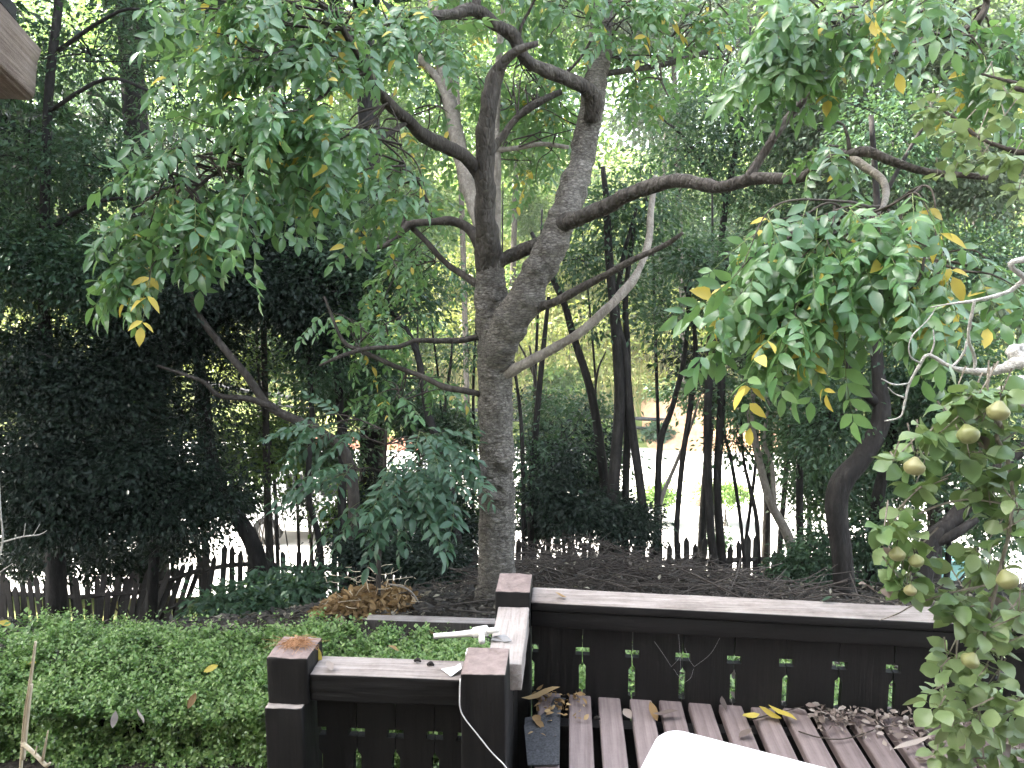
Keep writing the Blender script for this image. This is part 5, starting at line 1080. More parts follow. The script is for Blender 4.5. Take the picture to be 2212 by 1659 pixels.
rpath([(1965, 828, Yp, 2), (1931, 831, Yp, 1.8), (1904, 818, Yp, 1)])
rpath([(1955, 860, Yp, 2), (1932, 850, Yp, 1.3), (1918, 836, Yp, .9)])
rpath([(2010, 768, Yp, 2), (2018, 740, Yp, 1.8), (2016, 712, Yp, 1)])
rpath([(1990, 786, Yp, 1.8), (1966, 768, Yp-.02, 1.6), (1968, 730, Yp-.02, 1.4), (2005, 690, Yp, 1.2), (2025, 660, Yp, .8)])
rpath([(2290, 840, Yp-.2, 7), (2212, 859, Yp-.2, 5), (2160, 862, Yp-.2, 4), (2110, 905, Yp-.2, 3.4), (2080, 925, Yp-.2, 3), (2040, 960, Yp-.2, 2.6), (2000, 975, Yp-.2, 2.2), (1985, 990, Yp-.2, 1.8)], bark='bark_pale', start=pb + Vector((0, 0, 2.1)))
rpath([(2290, 880, Yp-.2, 7), (2160, 930, Yp-.25, 4.5), (2177, 992, Yp-.25, 4.2), (2187, 1064, Yp-.25, 4), (2180, 1150, Yp-.25, 3.8), (2160, 1230, Yp-.25, 3.6), (2143, 1310, Yp-.25, 3.4), (2123, 1386, Yp-.25, 3), (2109, 1451, Yp-.25, 2.8), (2116, 1548, Yp-.25, 2.5), (2125, 1640, Yp-.25, 2)], bark='bark_pale', start=pb + Vector((0, 0, 2.0)))
rpath([(2160, 1262, Yp-.25, 2.4), (2090, 1272, Yp-.25, 2.2), (1990, 1300, Yp-.22, 1.8), (1940, 1325, Yp-.2, 1.5), (1900, 1340, Yp-.2, 1)], bark='bark_pale')
rpath([(2185, 1090, Yp-.25, 2.4), (2080, 1080, Yp-.2, 2.2), (1985, 1110, Yp-.2, 2), (1955, 1150, Yp-.2, 1.8), (1950, 1230, Yp-.2, 1.2)], bark='bark_pale')
rpath([(2300, 330, 3.0, 7), (2212, 330, 3.1, 5), (2120, 300, 3.2, 4), (2040, 240, 3.3, 3), (1990, 230, 3.3, 2)], bark='bark_mid', start=pb + Vector((.05, 0, 3.0)))
rpath([(2300, 200, 3.0, 5), (2200, 180, 3.1, 4), (2120, 160, 3.2, 2)], bark='bark_mid', start=pb + Vector((0, 0, 3.2)))

def pear_leaf(seed):
    g_ = np.random.default_rng(seed); w_ = g_.uniform(.32, .42)
    co, q_, t_ = leaf_tpl(w_, g_.uniform(.05, .4), g_.uniform(.05, .45), 4, g_.uniform(.46, .54))
    # curl the blade sideways a little, petiole as a thin strip
    co = co.copy(); co[:, 2] += .06 * np.sin(co[:, 1] * 6 + g_.random() * 6); co[:, 0] += .05 * g_.normal() * co[:, 1] ** 2
    Fq = [tuple(map(int, f_)) for f_ in list(q_) + list(t_)]; MI = [0] * len(Fq); n = len(co)
    st = np.array([(.012, 0, 0), (-.012, 0, 0), (.012, -.4, .03), (-.012, -.4, .03), (0, -.2, -.012)])
    V = np.vstack([co, st]); Fq += [(n, n+1, n+4), (n+2, n+4, n+3), (n, n+4, n+2), (n+1, n+3, n+4)]; MI += [1] * 4
    return V, Fq, np.array(MI), np.full(len(Fq), float(np.clip(g_.normal(.5, .2), 0, 1)))
PM = [M['pear'], M['greentwig']]; PD = [pear_leaf(70 + k) for k in range(8)]; PME = [comp_mesh(d_, PM) for d_ in PD]
DM = comp_mesh(pear_leaf(99), [M['deadleaf'], M['straw']])
PL = []
def rosettes(u, v, Yc, ru, rv, n, per=5, rY=.12):
    for k in range(n):
        cu, cv = u + rng.uniform(-1, 1) * ru, v + rng.uniform(-1, 1) * rv; c_ = np.array(at(cu, cv, Yc + rng.uniform(-1, 1) * rY)); ph = rng.random() * 6.28
        for j in range(per):
            a = ph + j * 2.4; el = rng.normal() * .5
            ax = np.array([math.cos(a), math.sin(a) * .9 - .25, el - .25]); PL.append((c_ + unit(ax) * .018, ax))
Yc = Yp - .2
for u, v, ru, rv, k in ((2080, 855, 45, 25, 5), (2160, 850, 45, 30, 3), (2100, 910, 60, 25, 5), (2030, 930, 40, 15, 3), (1965, 985, 35, 18, 4), (2120, 985, 45, 30, 5), (2180, 1010, 40, 35, 3), (2140, 1060, 60, 30, 5), (1965, 1060, 25, 15, 2), (1935, 1120, 35, 25, 4), (1960, 1185, 40, 35, 4), (2180, 1130, 35, 40, 4), (1950, 1255, 25, 20, 2), (2130, 1215, 40, 30, 4), (2080, 1285, 60, 20, 5), (2170, 1300, 40, 35, 5), (2100, 1345, 40, 20, 4), (2160, 1390, 45, 25, 4), (2075, 1435, 30, 25, 4), (2120, 1480, 40, 25, 5), (2180, 1510, 40, 25, 3), (2050, 1500, 35, 25, 3), (2120, 1560, 50, 25, 4), (2080, 1620, 55, 25, 5), (2190, 1600, 40, 35, 4), (2060, 1560, 25, 15, 2)):
    rosettes(u, v, Yc, ru, rv, k + 1, 6)
for u, v, ru, rv, k in ((2000, 235, 50, 25, 5), (2080, 290, 60, 30, 6), (2160, 340, 50, 35, 6), (2190, 230, 30, 40, 4), (2130, 180, 60, 25, 4), (2060, 360, 50, 20, 3), (2190, 430, 30, 30, 3)):
    rosettes(u, v, 3.2, ru, rv, k, 5, .2)
print('pear leaves', len(PL))
tw = MB()
for p, ax in PL[::5]:
    p = np.array(p); q_ = p + rng.normal(size=3) * .03 + np.array([.02, 0, .05]); tw.tube([p, q_], [.0018, .0025], 4, None, cap=False)
tag(tw.build('spurs', M['bark_pale'], pear), kind='stuff')
rng.shuffle(PL)
spread_leaves(pear, PL, PME, PD, PM, 298, [.125] * 8, (.046, .066), .55)
inv = Matrix.Translation(-Vector(pear.location))
for u, v in ((2110, 940), (1915, 1265), (1908, 1180), (2135, 1290), (2190, 1065), (1890, 1275), (2165, 1630), (2100, 1590), (1960, 1270)):
    o = bpy.data.objects.new('withered_leaf', DM); C.objects.link(o); o.parent = pear; o.matrix_parent_inverse = inv
    o.matrix_basis = leaf_matrix(at(u, v, Yc - .02), rng.normal(size=3) + np.array([0, -.3, -.6]), rng.normal(size=3) + np.array([0, -1, .3]), .05); o['label'] = 'withered brown pear leaf'
# fruit: lathe
prof = []
for i in range(19):
    z_ = 1.12 - 2.12 * i / 18
    body = math.sqrt(max(0, 1 - z_ * z_)) if z_ < 1 else 0; neck = .34 * math.sqrt(max(0, 1 - max(0, (z_ - .85) / .27) ** 2)) if z_ > 0 else 0
    prof.append((max(body * (1 if z_ < .15 else 1 - .25 * min(1, (z_ - .15) / .5)), neck) if i not in (0, 18) else 0, z_ if i < 18 else -.93))
seg = 18; V = []; 
for r_, z_ in prof:
    for j in range(seg): V.append((r_ * math.cos(j * 2 * math.pi / seg), r_ * math.sin(j * 2 * math.pi / seg), z_))
Q = [(i*seg+j, (i+1)*seg+j, (i+1)*seg+(j+1) % seg, i*seg+(j+1) % seg) for i in range(len(prof) - 1) for j in range(seg)]
PFM = np_mesh('pear', np.array(V), np.array(Q), None, np.full(len(Q), .5), M['fruit'], True)
st = MB(); st.tube([(0, 0, 1.05), (.08, 0, 1.5), (.3, .1, 1.9)], [.06, .05, .08], 6); so_ = st.build('stalk', M['bark_mid'], None, True); STM = so_.data; bpy.data.objects.remove(so_)
for u, v, r_ in ((2156, 888, 20), (1975, 1008, 19), (2091, 938, 20), (1938, 1197, 15), (1979, 1211, 14), (2176, 1252, 20), (2096, 1426, 17), (1966, 1275, 12)):
    o = bpy.data.objects.new('pear', PFM); C.objects.link(o); o.parent = pear; o.matrix_parent_inverse = inv; s_ = px(r_, Yc) * 1.05
    o.location = at(u, v, Yc - .15); o.scale = (s_, s_, s_ * .92); o.rotation_euler = (rng.normal() * .25, rng.normal() * .25, rng.random() * 6)
    k = bpy.data.objects.new('stalk', STM); C.objects.link(k); k.parent = o

# ================================================================== THINGS BEYOND THE FENCE
def boxobj(name, a, b, mat, parent, off=.0, segs=2):
    bm = bmesh.new(); bmesh.ops.create_cube(bm, size=1); a = np.array(a, float); b = np.array(b, float); c_ = (a + b) / 2
    for v in bm.verts: v.co = Vector(c_ + np.array(v.co) * (b - a))
    if off: bmesh.ops.bevel(bm, geom=list(bm.edges), offset=off, segments=segs, affect='EDGES', profile=.6)
    me = bpy.data.meshes.new(name); bm.to_mesh(me); bm.free(); me.materials.append(mat); return link(name, me, parent)
RZD = -4.46
# white van
c = atz(632, 1178, RZD); vx, vy = c.x, c.y
van = empty('parked_van', (vx, vy, RZD), 'white van parked beyond the fence, seen left of the sapling', 'van')
Lv, Wv, Hv = 2.3, 1.75, 1.95
bm = bmesh.new()
sect = [(-Lv, .45), (-Lv, 1.0), (-Lv + .55, 1.2), (-Lv + 1.15, Hv - .05), (-Lv + 1.5, Hv), (Lv - .12, Hv), (Lv, Hv - .2), (Lv, .42), (Lv - .3, .32), (-Lv + .15, .32)]
lo = [bm.verts.new((vx + .9 + x, vy, RZD + z)) for x, z in sect]; hi = [bm.verts.new((vx + .9 + x, vy + Wv, RZD + z)) for x, z in sect]
bm.faces.new(lo); bm.faces.new(hi[::-1])
for i in range(len(sect)): j = (i + 1) % len(sect); bm.faces.new((hi[i], hi[j], lo[j], lo[i]))
bmesh.ops.recalc_face_normals(bm, faces=bm.faces); bmesh.ops.bevel(bm, geom=list(bm.edges), offset=.07, segments=3, affect='EDGES')
me = bpy.data.meshes.new('body'); bm.to_mesh(me); bm.free(); me.materials.append(M['van']); link('body', me, van)
for x0, x1 in ((-1.0, -.35), (-.2, .75)): boxobj('side_window', (vx + .9 + x0, vy - .012, RZD + 1.2), (vx + .9 + x1, vy + .02, RZD + 1.7), M['glass'], van, .008)
bm = bmesh.new(); vv = [bm.verts.new((vx + .9 - Lv + x - .02, vy + y, RZD + z + .03)) for x, y, z in ((.6, .15, 1.25), (.6, Wv - .15, 1.25), (1.1, Wv - .2, 1.85), (1.1, .2, 1.85))]; bm.faces.new(vv); bmesh.ops.solidify(bm, geom=list(bm.faces), thickness=.02)
me = bpy.data.meshes.new('windscreen'); bm.to_mesh(me); bm.free(); me.materials.append(M['glass']); link('windscreen', me, van)
for x in (-1.5, 1.45):
    for yy in (.0, Wv - .2):
        mb = MB(); mb.tube([(vx + .9 + x, vy + yy - .02, RZD + .33), (vx + .9 + x, vy + yy + .2, RZD + .33)], [.33, .33], 20); t_ = mb.build('wheel', M['tyre'], van)
        mb = MB(); mb.tube([(vx + .9 + x, vy + yy - .03, RZD + .33), (vx + .9 + x, vy + yy, RZD + .33)], [.19, .19], 14); r_ = mb.build('rim', M['shard'], None); r_.parent = t_; r_.matrix_parent_inverse = Matrix.Translation(-van.location) if False else Matrix.Identity(4)
for yy in (.15, Wv - .4): boxobj('headlight', (vx + .9 - Lv - .01, vy + yy, RZD + .75), (vx + .9 - Lv + .05, vy + yy + .26, RZD + .92), M['card'], van, .01)
# roadside shed with a red-brown roof
c = atz(715, 1165, RZD); sx, sy = c.x, c.y + 0.6
shed = empty('roadside_shed', (sx, sy, RZD), 'small roadside shed with red-brown roof and white corner post behind the sapling', 'shed')
boxobj('wall', (sx - .6, sy, RZD), (sx + 1.7, sy + 2, RZD + 1.6), M['stone'], shed, .01)
bm = bmesh.new(); rf = [(-.95, -.45, 1.58), (2.05, -.45, 1.58), (2.05, 1, 2.2), (-.95, 1, 2.2), (-.95, 2.45, 1.58), (2.05, 2.45, 1.58)]
vv = [bm.verts.new((sx + x, sy + y, RZD + z)) for x, y, z in rf]; bm.faces.new((vv[0], vv[1], vv[2], vv[3])); bm.faces.new((vv[3], vv[2], vv[5], vv[4])); bm.faces.new((vv[0], vv[3], vv[4])); bm.faces.new((vv[1], vv[5], vv[2]))
bmesh.ops.solidify(bm, geom=list(bm.faces), thickness=.08); me = bpy.data.meshes.new('roof'); bm.to_mesh(me); bm.free(); me.materials.append(M['redroof']); link('roof', me, shed)
boxobj('corner_post', (sx - .72, sy - .14, RZD), (sx - .62, sy - .04, RZD + 1.57), M['van'], shed, .01)
boxobj('door', (sx + .2, sy - .04, RZD), (sx + 1.0, sy - .003, RZD + 1.5), M['guard'], shed, .008)
boxobj('window', (sx - .45, sy - .03, RZD + .8), (sx + .05, sy - .003, RZD + 1.3), M['glass'], shed, .008)
# teal bin at the road
c = atz(2017, 1290, RZD); bx, by = c.x, c.y
bn = empty('teal_bin', (bx, by, RZD), 'teal plastic waste bin beyond the railing at the lower right', 'bin')
bm = bmesh.new(); bmesh.ops.create_cube(bm, size=1)
for v in bm.verts: k = .42 if v.co.z > 0 else .34; v.co = Vector((bx + v.co.x * 2 * k, by + v.co.y * 2 * .36, RZD + .1 + (v.co.z + .5) * .72))
bmesh.ops.bevel(bm, geom=list(bm.edges), offset=.03, segments=2, affect='EDGES'); me = bpy.data.meshes.new('body'); bm.to_mesh(me); bm.free(); me.materials.append(M['teal']); link('body', me, bn)
boxobj('lid', (bx - .47, by - .42, RZD + .825), (bx + .47, by + .4, RZD + .90), M['teal'], bn, .03)
for sx_ in (-.3, .3):
    mb = MB(); mb.tube([(bx + sx_ - .03, by + .3, RZD + .1), (bx + sx_ + .03, by + .3, RZD + .1)], [.1, .1], 14); mb.build('wheel', M['tyre'], bn)
# brown stone between the island bushes
c = atz(1502, 1088, RZD); bm = bmesh.new(); bmesh.ops.create_icosphere(bm, subdivisions=3, radius=1)
co = np.array([v.co[:] for v in bm.verts]); dn = 1 + .3 * vnoise(co * 1.6, 5) + .1 * vnoise(co * 5, 6)
for i, v in enumerate(bm.verts): v.co = Vector((c.x + co[i][0] * .3 * dn[i], c.y + co[i][1] * .3 * dn[i], RZD + .2 + co[i][2] * .42 * dn[i]))
me = bpy.data.meshes.new('boulder'); bm.to_mesh(me); bm.free(); me.materials.append(M['stone']); tag(link('boulder', me), 'upright brown stone standing between the two island bushes', 'stone')

# ================================================================== SMALL THINGS ON THE DECK AND RAILING
# white table corner
zt = .70; p0, pr, pl = atz(1440, 1574, zt), atz(1770, 1659, zt), atz(1384, 1659, zt)
e1 = (pr - p0).normalized(); e1.z = 0; e1.normalize(); e2 = Vector((e1.y, -e1.x, 0))
if e2.y > 0: e2 = -e2
tbl = empty('plastic_table', p0 + e1 * .35 + e2 * .35 + Vector((0, 0, DZ - zt)), 'white plastic table with a rounded corner at the bottom edge', 'table')
def slab(name, W, D, rad, z0, z1, parent, mat, o0=Vector((0, 0, 0))):
    bm = bmesh.new(); pl_ = []
    for cx, cy, a0 in ((W - rad, D - rad, 0), (rad, D - rad, 90), (rad, rad, 180), (W - rad, rad, 270)):
        for k in range(9): a = R(a0 + k * 90 / 8); pl_.append((cx + rad * math.cos(a), cy + rad * math.sin(a)))
    vs = [bm.verts.new(p0 + o0 + e1 * x + e2 * y + Vector((0, 0, z0 - zt))) for x, y in pl_]; f_ = bm.faces.new(vs)
    r_ = bmesh.ops.extrude_face_region(bm, geom=[f_]); 
    for v in [g_ for g_ in r_['geom'] if isinstance(g_, bmesh.types.BMVert)]: v.co.z += z1 - z0
    bmesh.ops.recalc_face_normals(bm, faces=bm.faces); bmesh.ops.bevel(bm, geom=[e for e in bm.edges if len(e.link_faces) == 2 and abs(e.verts[0].co.z - e.verts[1].co.z) < 1e-4], offset=.006, segments=3, affect='EDGES')
    me = bpy.data.meshes.new(name); bm.to_mesh(me); bm.free(); me.materials.append(mat); return link(name, me, parent)
p0 = p0 - e1 * .012 - e2 * .012
slab('top', .8, .8, .05, zt - .03, zt, tbl, M['white_plastic'])
slab('apron', .72, .72, .04, zt - .075, zt - .03, tbl, M['white_plastic'], e1 * .04 + e2 * .04)
mb = MB(); cc_ = atz(1452, 1672, zt); pts = [cc_ + Vector((math.cos(a) * .022, math.sin(a) * .016, .001)) for a in np.linspace(.2, 6.0, 16)]; mb.tube(pts, [.0022] * 16, 6, None); mb.build('moulded_ring', M['white_plastic'], tbl)
for ax_, ay_ in ((.06, .06), (.74, .06), (.06, .74), (.74, .74)):
    q_ = p0 + e1 * ax_ + e2 * ay_; mb = MB(); mb.tube([(q_.x, q_.y, zt - .03), (q_.x, q_.y, DZ + .002)], [.026, .02], 10); mb.build('leg', M['white_plastic'], tbl)
# white plastic handle on the side rail
hz = RZ + .012
def pt(u, v, Y): return at(u, v, Y)
hd = empty('paddle_handle', (bpx, 2.56, RZ), 'cream plastic T-shaped handle lying across the side rail', 'handle')
mb = MB(); mb.tube([pt(937, 1374, 2.68), pt(985, 1371, 2.68), pt(1025, 1367, 2.66), pt(1042, 1366, 2.65)], [.010, .011, .013, .013], 12); mb.build('grip', M['cream_plastic'], hd, True)
mb = MB(); mb.tube([pt(1024, 1367, 2.66), pt(1052, 1362, 2.65)], [.020, .020], 14); mb.build('collar', M['cream_plastic'], hd, True)
mb = MB(); mb.tube([pt(1050, 1364, 2.65), pt(1076, 1360, 2.64)], [.012, .010], 12); mb.build('spigot', M['cream_plastic'], hd, True)
mb = MB(); mb.tube([pt(1040, 1366, 2.64), pt(1041, 1386, 2.58)], [.010, .012], 10); mb.build('stem', M['cream_plastic'], hd, True)
a = at(1041, 1391, 2.52); boxobj('foot_bar', (a.x - .055, 2.49, RZ + .012), (a.x + .055, 2.53, RZ + .024), M['cream_plastic'], hd, .004)
# shard, card, cable
def sheet(name, label, cat, pts, mat, th=.003):
    bm = bmesh.new(); f_ = bm.faces.new([bm.verts.new(p) for p in pts]); bm.normal_update()
    if f_.normal.z < 0: f_.normal_flip()
    bmesh.ops.solidify(bm, geom=[f_], thickness=th); me = bpy.data.meshes.new(name); bm.to_mesh(me); bm.free(); me.materials.append(mat)
    return tag(link(name, me), label, cat)
zr = RZ + .005
sheet('broken_shard', 'dark grey broken shard on the side rail by the handle', 'shard', [atz(1060, 1383, zr), atz(1090, 1386, zr), atz(1106, 1384, zr + .006), atz(1096, 1374, zr + .012), atz(1090, 1370, zr + .008), atz(1072, 1373, zr + .012), atz(1064, 1376, zr + .004)], M['shard'])
sheet('white_card', 'folded white card scrap on the short rail against the post', 'card', [atz(953, 1445, zr + .001), atz(974, 1461, zr + .001), atz(997, 1444, zr + .012), atz(995, 1432, zr + .02), atz(982, 1440, zr + .010)], M['card'], .0015)
mb = MB(); cb = [(994, 1466, 2.284), (993, 1500, 2.284), (994, 1530, 2.284), (1004, 1552, 2.282), (1030, 1585, 2.280), (1062, 1625, 2.278), (1092, 1656, 2.27), (1110, 1690, 2.26)]
mb.tube([at(*k) for k in cb], [.0022] * len(cb), 6, .01); tag(mb.build('white_cable', M['cable'], None, True), 'thin white cable hanging down the front post', 'cable')
# roofing felt offcut at the corner of the deck
fz = DZ + .006
sheet('roofing_felt', 'grey gritty roofing felt offcut lying on the first planks', 'felt', [atz(1133, 1572, fz), atz(1209, 1566, fz), atz(1212, 1530, fz), atz(1222, 1508, fz), atz(1196, 1505, fz), atz(1188, 1528, fz), atz(1168, 1545, fz), atz(1134, 1550, fz)] [::1], M['felt'], .004)
sheet('roofing_felt', 'larger grey roofing felt piece at the bottom beside the post', 'felt', [atz(1140, 1652, fz + .005), atz(1208, 1651, fz + .005), atz(1210, 1562, fz + .007), atz(1132, 1566, fz + .007)], M['felt'], .004)
# needle tuft on the left post
tf = MB(); c = atz(640, 1393, PT + .006)
for k in range(150):
    d_ = rng.normal(size=3) * np.array([.032, .022, .008]); s_ = np.array(c) + rng.normal(size=3) * np.array([.022, .014, .004]); s_[2] = abs(s_[2] - c.z) + c.z + .002; tf.tube([s_ - d_, s_ + np.array([0, 0, abs(rng.normal()) * .008 + .003]), s_ + d_], [.0007, .0007, .0005], 3, None, cap=False)
tag(tf.build('needle_tuft', M['needle'], None), 'tuft of rust-brown needles on top of the left post', 'needles')
# fallen leaves
def fallen(name, label, u, v, z, L, wd, mat, ang, tilt=.25, group=None, curl=.3, seed=0):
    g_ = np.random.default_rng(seed + 500); co, q_, t_ = leaf_tpl(wd, g_.uniform(.2, .6), -curl, 4, .5); co = co.copy(); co[:, 2] += .035 * np.sin(co[:, 1] * 7 + seed); co[:, 1] -= .5
    me = np_mesh(name, co, q_, t_, np.full(len(q_) + len(t_), g_.random()), M[mat], True); o = link(name, me)
    p = atz(u, v, z); o.location = (p.x, p.y, z + L * (.06 + curl * .25)); o.scale = (L, L, L); o.rotation_euler = (tilt * g_.normal(), tilt * g_.normal(), ang); return tag(o, label, 'leaf', group)
G = 'leaves fallen on the deck'
F_ = [('bright yellow leaf lying across two planks', 1690, 1556, .11, .2, 'yellow', 1.1), ('dull yellow leaf left of the bright yellow leaf', 1622, 1560, .10, .18, 'yellow', 2.2), ('yellowish leaf touching the bright yellow leaf', 1665, 1552, .09, .16, 'yellow', .9),
      ('long cream leaf on the third plank', 1436, 1552, .10, .15, 'deadleaf', -1.4), ('curled tan leaf hanging at the gap left of the long cream leaf', 1412, 1545, .08, .2, 'dryleaf', .2), ('round brown leaf on the gap beside the second plank', 1356, 1548, .05, .35, 'deadleaf', .5),
      ('small tan leaf on the plank nearest the table corner', 1610, 1592, .06, .3, 'deadleaf', -1.2), ('tan leaf on the plank beside the twig', 1560, 1527, .06, .3, 'deadleaf', .4), ('pale crumpled leaf by the boards above the yellow leaves', 1588, 1515, .06, .35, 'deadleaf', .9),
      ('long orange-tan leaf by the corner of the boards', 1168, 1518, .16, .13, 'dryleaf', -1.45), ('brown leaf on the felt by the post', 1160, 1560, .05, .35, 'dryleaf', .3), ('rusty leaf on the larger felt piece', 1165, 1572, .05, .3, 'dryleaf', .8), ('white fluffy dry flower stalk on the planks at right', 1965, 1622, .16, .06, 'deadleaf', -1.2), ('large grey dead leaf at the bottom right of the deck', 2010, 1648, .10, .25, 'deadleaf', -1.5)]
for k, (lab, u, v, L, wd, mt, an) in enumerate(F_): fallen('fallen_leaf', lab, u, v, DZ + .004, L, wd, mt, an, .2, G, .3, k)
for k, (lab, u, v, z) in enumerate((('small dry leaf on the left end of the long rail', 1212, 1294, RZ), ('curled green leaf on the middle of the long rail', 1787, 1302, RZ), ('dark curled leaf near the right end of the long rail', 2035, 1330, RZ), ('grey leaf on the short rail near the left post', 712, 1448, RZ))):
    fallen('rail_leaf', lab, u, v, z + .002, .05, .28, ('dryleaf', 'mid', 'litter', 'deadleaf')[k], (1.2, -1.3, .4, .6)[k], .2, 'leaves on the rail tops', .4, 40 + k)
for k, (lab, u, v) in enumerate((('dark seed pod on the short rail, left of two', 902, 1433), ('dark seed pod on the short rail, right of two', 930, 1441), ('dark curled pod on the second plank', 1290, 1557), ('dark pod on the plank above the yellow leaf', 1655, 1538))):
    z = RZ if k < 2 else DZ; p = atz(u, v, z); mb = MB(); mb.tube([(p.x - .012, p.y, z + .008), (p.x, p.y + .003, z + .012), (p.x + .012, p.y, z + .007)], [.004, .008, .003], 8); tag(mb.build('seed_pod', M['bark_dark'], None, True), lab, 'seed pod', 'dark pods')
# yellow leaves between the left post and the short rail
fallen('post_leaf', 'pale yellow leaf wedged between the left post and rail', 686, 1423, RZ, .075, .22, 'yellow', .3, .5, None, .3, 61)
fallen('post_leaf', 'cream leaf hanging over the front of the left post', 655, 1476, .215, .08, .2, 'deadleaf', -.9, .4, None, .3, 62).rotation_euler = (1.1, .5, -.7)
for k, (u, v, mt, lab) in enumerate(((1262, 1065, 'yellow', ''),)): pass
HLV = [('yellow leaf lying on the hedge near its far right', 456, 1448, 'yellow'), ('orange leaf caught in the front of the hedge', 415, 1514, 'dryleaf'), ('yellow leaf on the hedge beside the upright cane', 66, 1438, 'yellow'), ('tan leaf on the hedge top at the middle', 348, 1405, 'deadleaf'), ('tan leaf on the hedge at the far left corner', 12, 1350, 'yellow'), ('pale leaf on the hedge front below the middle', 245, 1555, 'deadleaf'), ('dry leaf on the hedge close to the short rail', 850, 1405, 'dryleaf'), ('tan leaf on the hedge behind the short rail', 930, 1370, 'dryleaf'), ('pale long leaf low on the hedge front', 300, 1550, 'deadleaf')]
for k, (lab, u, v, mt) in enumerate(HLV):
    z = hzt + .06 if v < 1500 else None
    o = fallen('hedge_leaf', lab, u, v, z if z else hzt, .085, .22, mt, rng.random() * 6, .5, 'leaves caught on the hedge', .2, 80 + k)
    if not z: o.location = at(u, v, hy0 - .06); o.rotation_euler = (.9, .4, rng.random() * 6)
# dead leaves swept against the boards
n = 1100; x = .95 + 1.6 * rng.random(n); y = 3.0 - .05 * x - np.abs(rng.normal(size=n)) * .13 * (.4 + (x - .9)); z = DZ + .01 + rng.random(n) * .035 * np.exp(-(3.0 - .05 * x - y) / .12)
tag(link('dead_leaf_drift', leaf_mesh('dead_leaf_drift', HEX, np.stack([x, y, z], -1), rng.normal(size=(n, 3)) * np.array([1, 1, .4]), up_normals(n, .8), .014 + .04 * rng.random(n) ** 2, M['deadleaf'])), 'drift of crumpled dead leaves against the boards at right', 'leaf drift', None, 'stuff')
n = 80; x = bpx + .09 + .2 * rng.random(n); y = 3.0 - np.abs(rng.normal(size=n)) * .10; z = DZ + .012 + rng.random(n) * .02
tag(link('dead_leaf_drift', leaf_mesh('dead_leaf_drift', HEX, np.stack([x, y, z], -1), rng.normal(size=(n, 3)) * np.array([1, 1, .4]), up_normals(n, .8), .012 + .028 * rng.random(n), M['dryleaf'])), 'small drift of brown leaf bits in the deck corner by the post', 'leaf drift', None, 'stuff')
# twigs on the deck
for lab, path in (('long thin twig lying over the planks at right', [(1725, 1580), (1765, 1592), (1810, 1597), (1850, 1590), (1900, 1573), (1950, 1566), (2010, 1560)]), ('forked twig leaning in the leaf drift at right', [(1876, 1517), (1905, 1507), (1930, 1520), (1955, 1545), (1975, 1556)]), ('thin leaf stalk across the planks by the yellow leaves', [(1620, 1555), (1660, 1545), (1700, 1535), (1750, 1522)])):
    mb = MB(); mb.tube([atz(u, v, DZ + .012) for u, v in path], np.linspace(.003, .0015, len(path)), 5); tag(mb.build('fallen_twig', M['twig'], None, True), lab, 'twig', 'twigs on the deck')
# dead canes in front at the lower left
ca = empty('dead_cane', at(45, 1720, 1.7), 'upright dead tan cane with a forked spur at the lower left', 'cane')
for path in ([(42, 1740, 1.7, 4), (45, 1659, 1.7, 4), (54, 1548, 1.7, 4), (65, 1476, 1.7, 4), (77, 1386, 1.7, 3)], [(50, 1640, 1.69, 5), (58, 1560, 1.69, 4.5), (68, 1478, 1.69, 4)], [(50, 1607, 1.68, 6), (68, 1622, 1.66, 5), (86, 1640, 1.64, 5), (100, 1654, 1.63, 5), (108, 1648, 1.62, 3)], [(92, 1642, 1.635, 3.5), (97, 1615, 1.63, 3), (104, 1578, 1.62, 1.5)], [(76, 1630, 1.65, 2.5), (80, 1612, 1.64, 1.2)]):
    pts, rad = P_path(path); mb = MB(); mb.tube(pts, rad, 8, .01); mb.build('stem', M['straw'], ca, True)
wt = empty('bare_twig', at(-20, 1180, 1.9), 'bare whitish twig with short spurs at the left edge', 'twig')
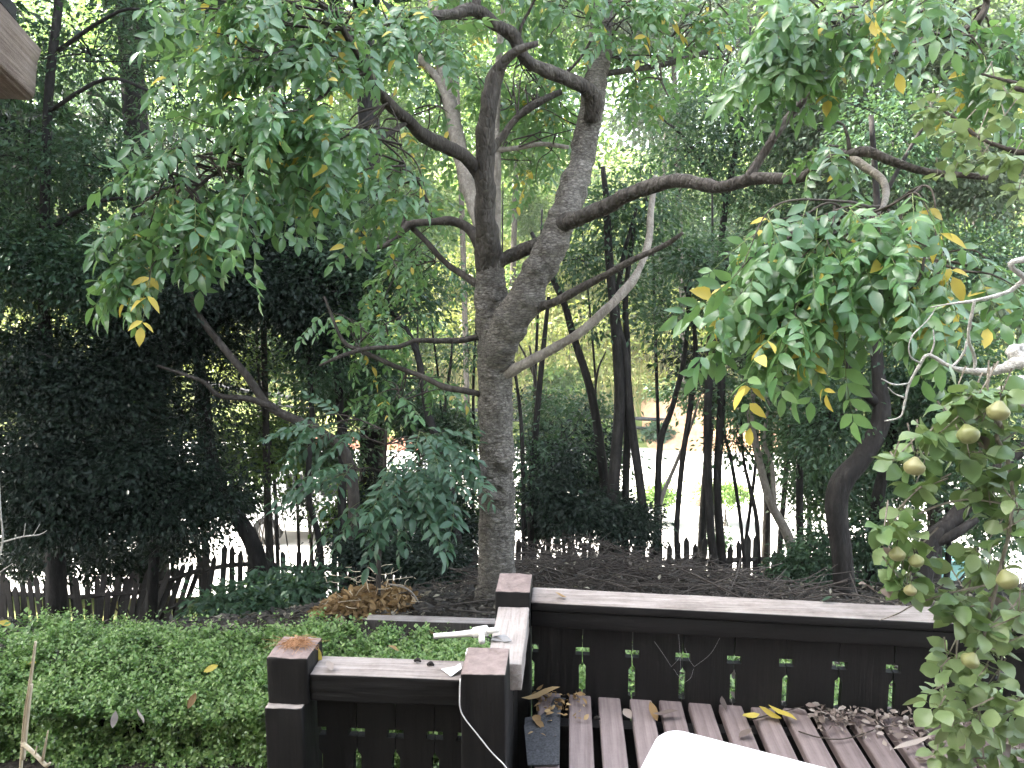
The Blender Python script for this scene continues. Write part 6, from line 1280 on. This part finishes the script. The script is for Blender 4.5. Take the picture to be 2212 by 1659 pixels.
for path in ([(-4, 1000, 1.9, 1.5), (1, 1100, 1.9, 1.8), (5, 1170, 1.9, 2.4), (-10, 1230, 1.9, 3)], [(3, 1172, 1.9, 2.2), (50, 1159, 1.9, 1.8), (85, 1155, 1.9, 1.5), (101, 1146, 1.9, 1)], [(51, 1159, 1.9, 1.2), (55, 1130, 1.9, .8)], [(72, 1156, 1.9, 1.2), (86, 1132, 1.9, .8)], [(-6, 1240, 1.9, 1.5), (27, 1217, 1.9, .8)]):
    pts, rad = P_path(path); mb = MB(); mb.tube(pts, rad, 6, .01); mb.build('shoot', M['lichen'], wt, True)
# cobweb strands between the boards
cw = MB()
for a_, b_ in (((1413, 1385), (1450, 1440)), ((1555, 1378), (1500, 1440)), ((1466, 1370), (1470, 1500)), ((1450, 1440), (1475, 1410)), ((1500, 1440), (1480, 1400)), ((1455, 1445), (1475, 1470)), ((1498, 1445), (1478, 1475))):
    cw.tube([at(*a_, 2.96), at((a_[0] + b_[0]) / 2 + rng.normal() * 3, (a_[1] + b_[1]) / 2 + 4, 2.95), at(*b_, 2.96)], [.00035] * 3, 3, None, cap=False)
tag(cw.build('cobweb', M['web'], None), 'wispy V-shaped cobweb across the slotted boards', 'cobweb')
print('tris', sum(len(m_.loops) - 2 * len(m_.polygons) for m_ in bpy.data.meshes))

# ---- thin fog volume added to stand in for lens veiling
bm = bmesh.new(); bmesh.ops.create_cube(bm, size=1)
for v in bm.verts: v.co = Vector((v.co.x * 320, 40 + v.co.y * 220, 16 + v.co.z * 48))
me = bpy.data.meshes.new('veil_haze'); bm.to_mesh(me); bm.free(); hzo = link('veil_haze', me)
m = bpy.data.materials.new('veil_haze'); m.use_nodes = True; t = m.node_tree; t.nodes.clear(); o = t.nodes.new('ShaderNodeOutputMaterial'); pv = t.nodes.new('ShaderNodeVolumePrincipled')
pv.inputs['Color'].default_value = (.88, .95, .92, 1); pv.inputs['Density'].default_value = .0008; t.links.new(pv.outputs[0], o.inputs['Volume']); me.materials.append(m); tag(hzo, kind='stuff')
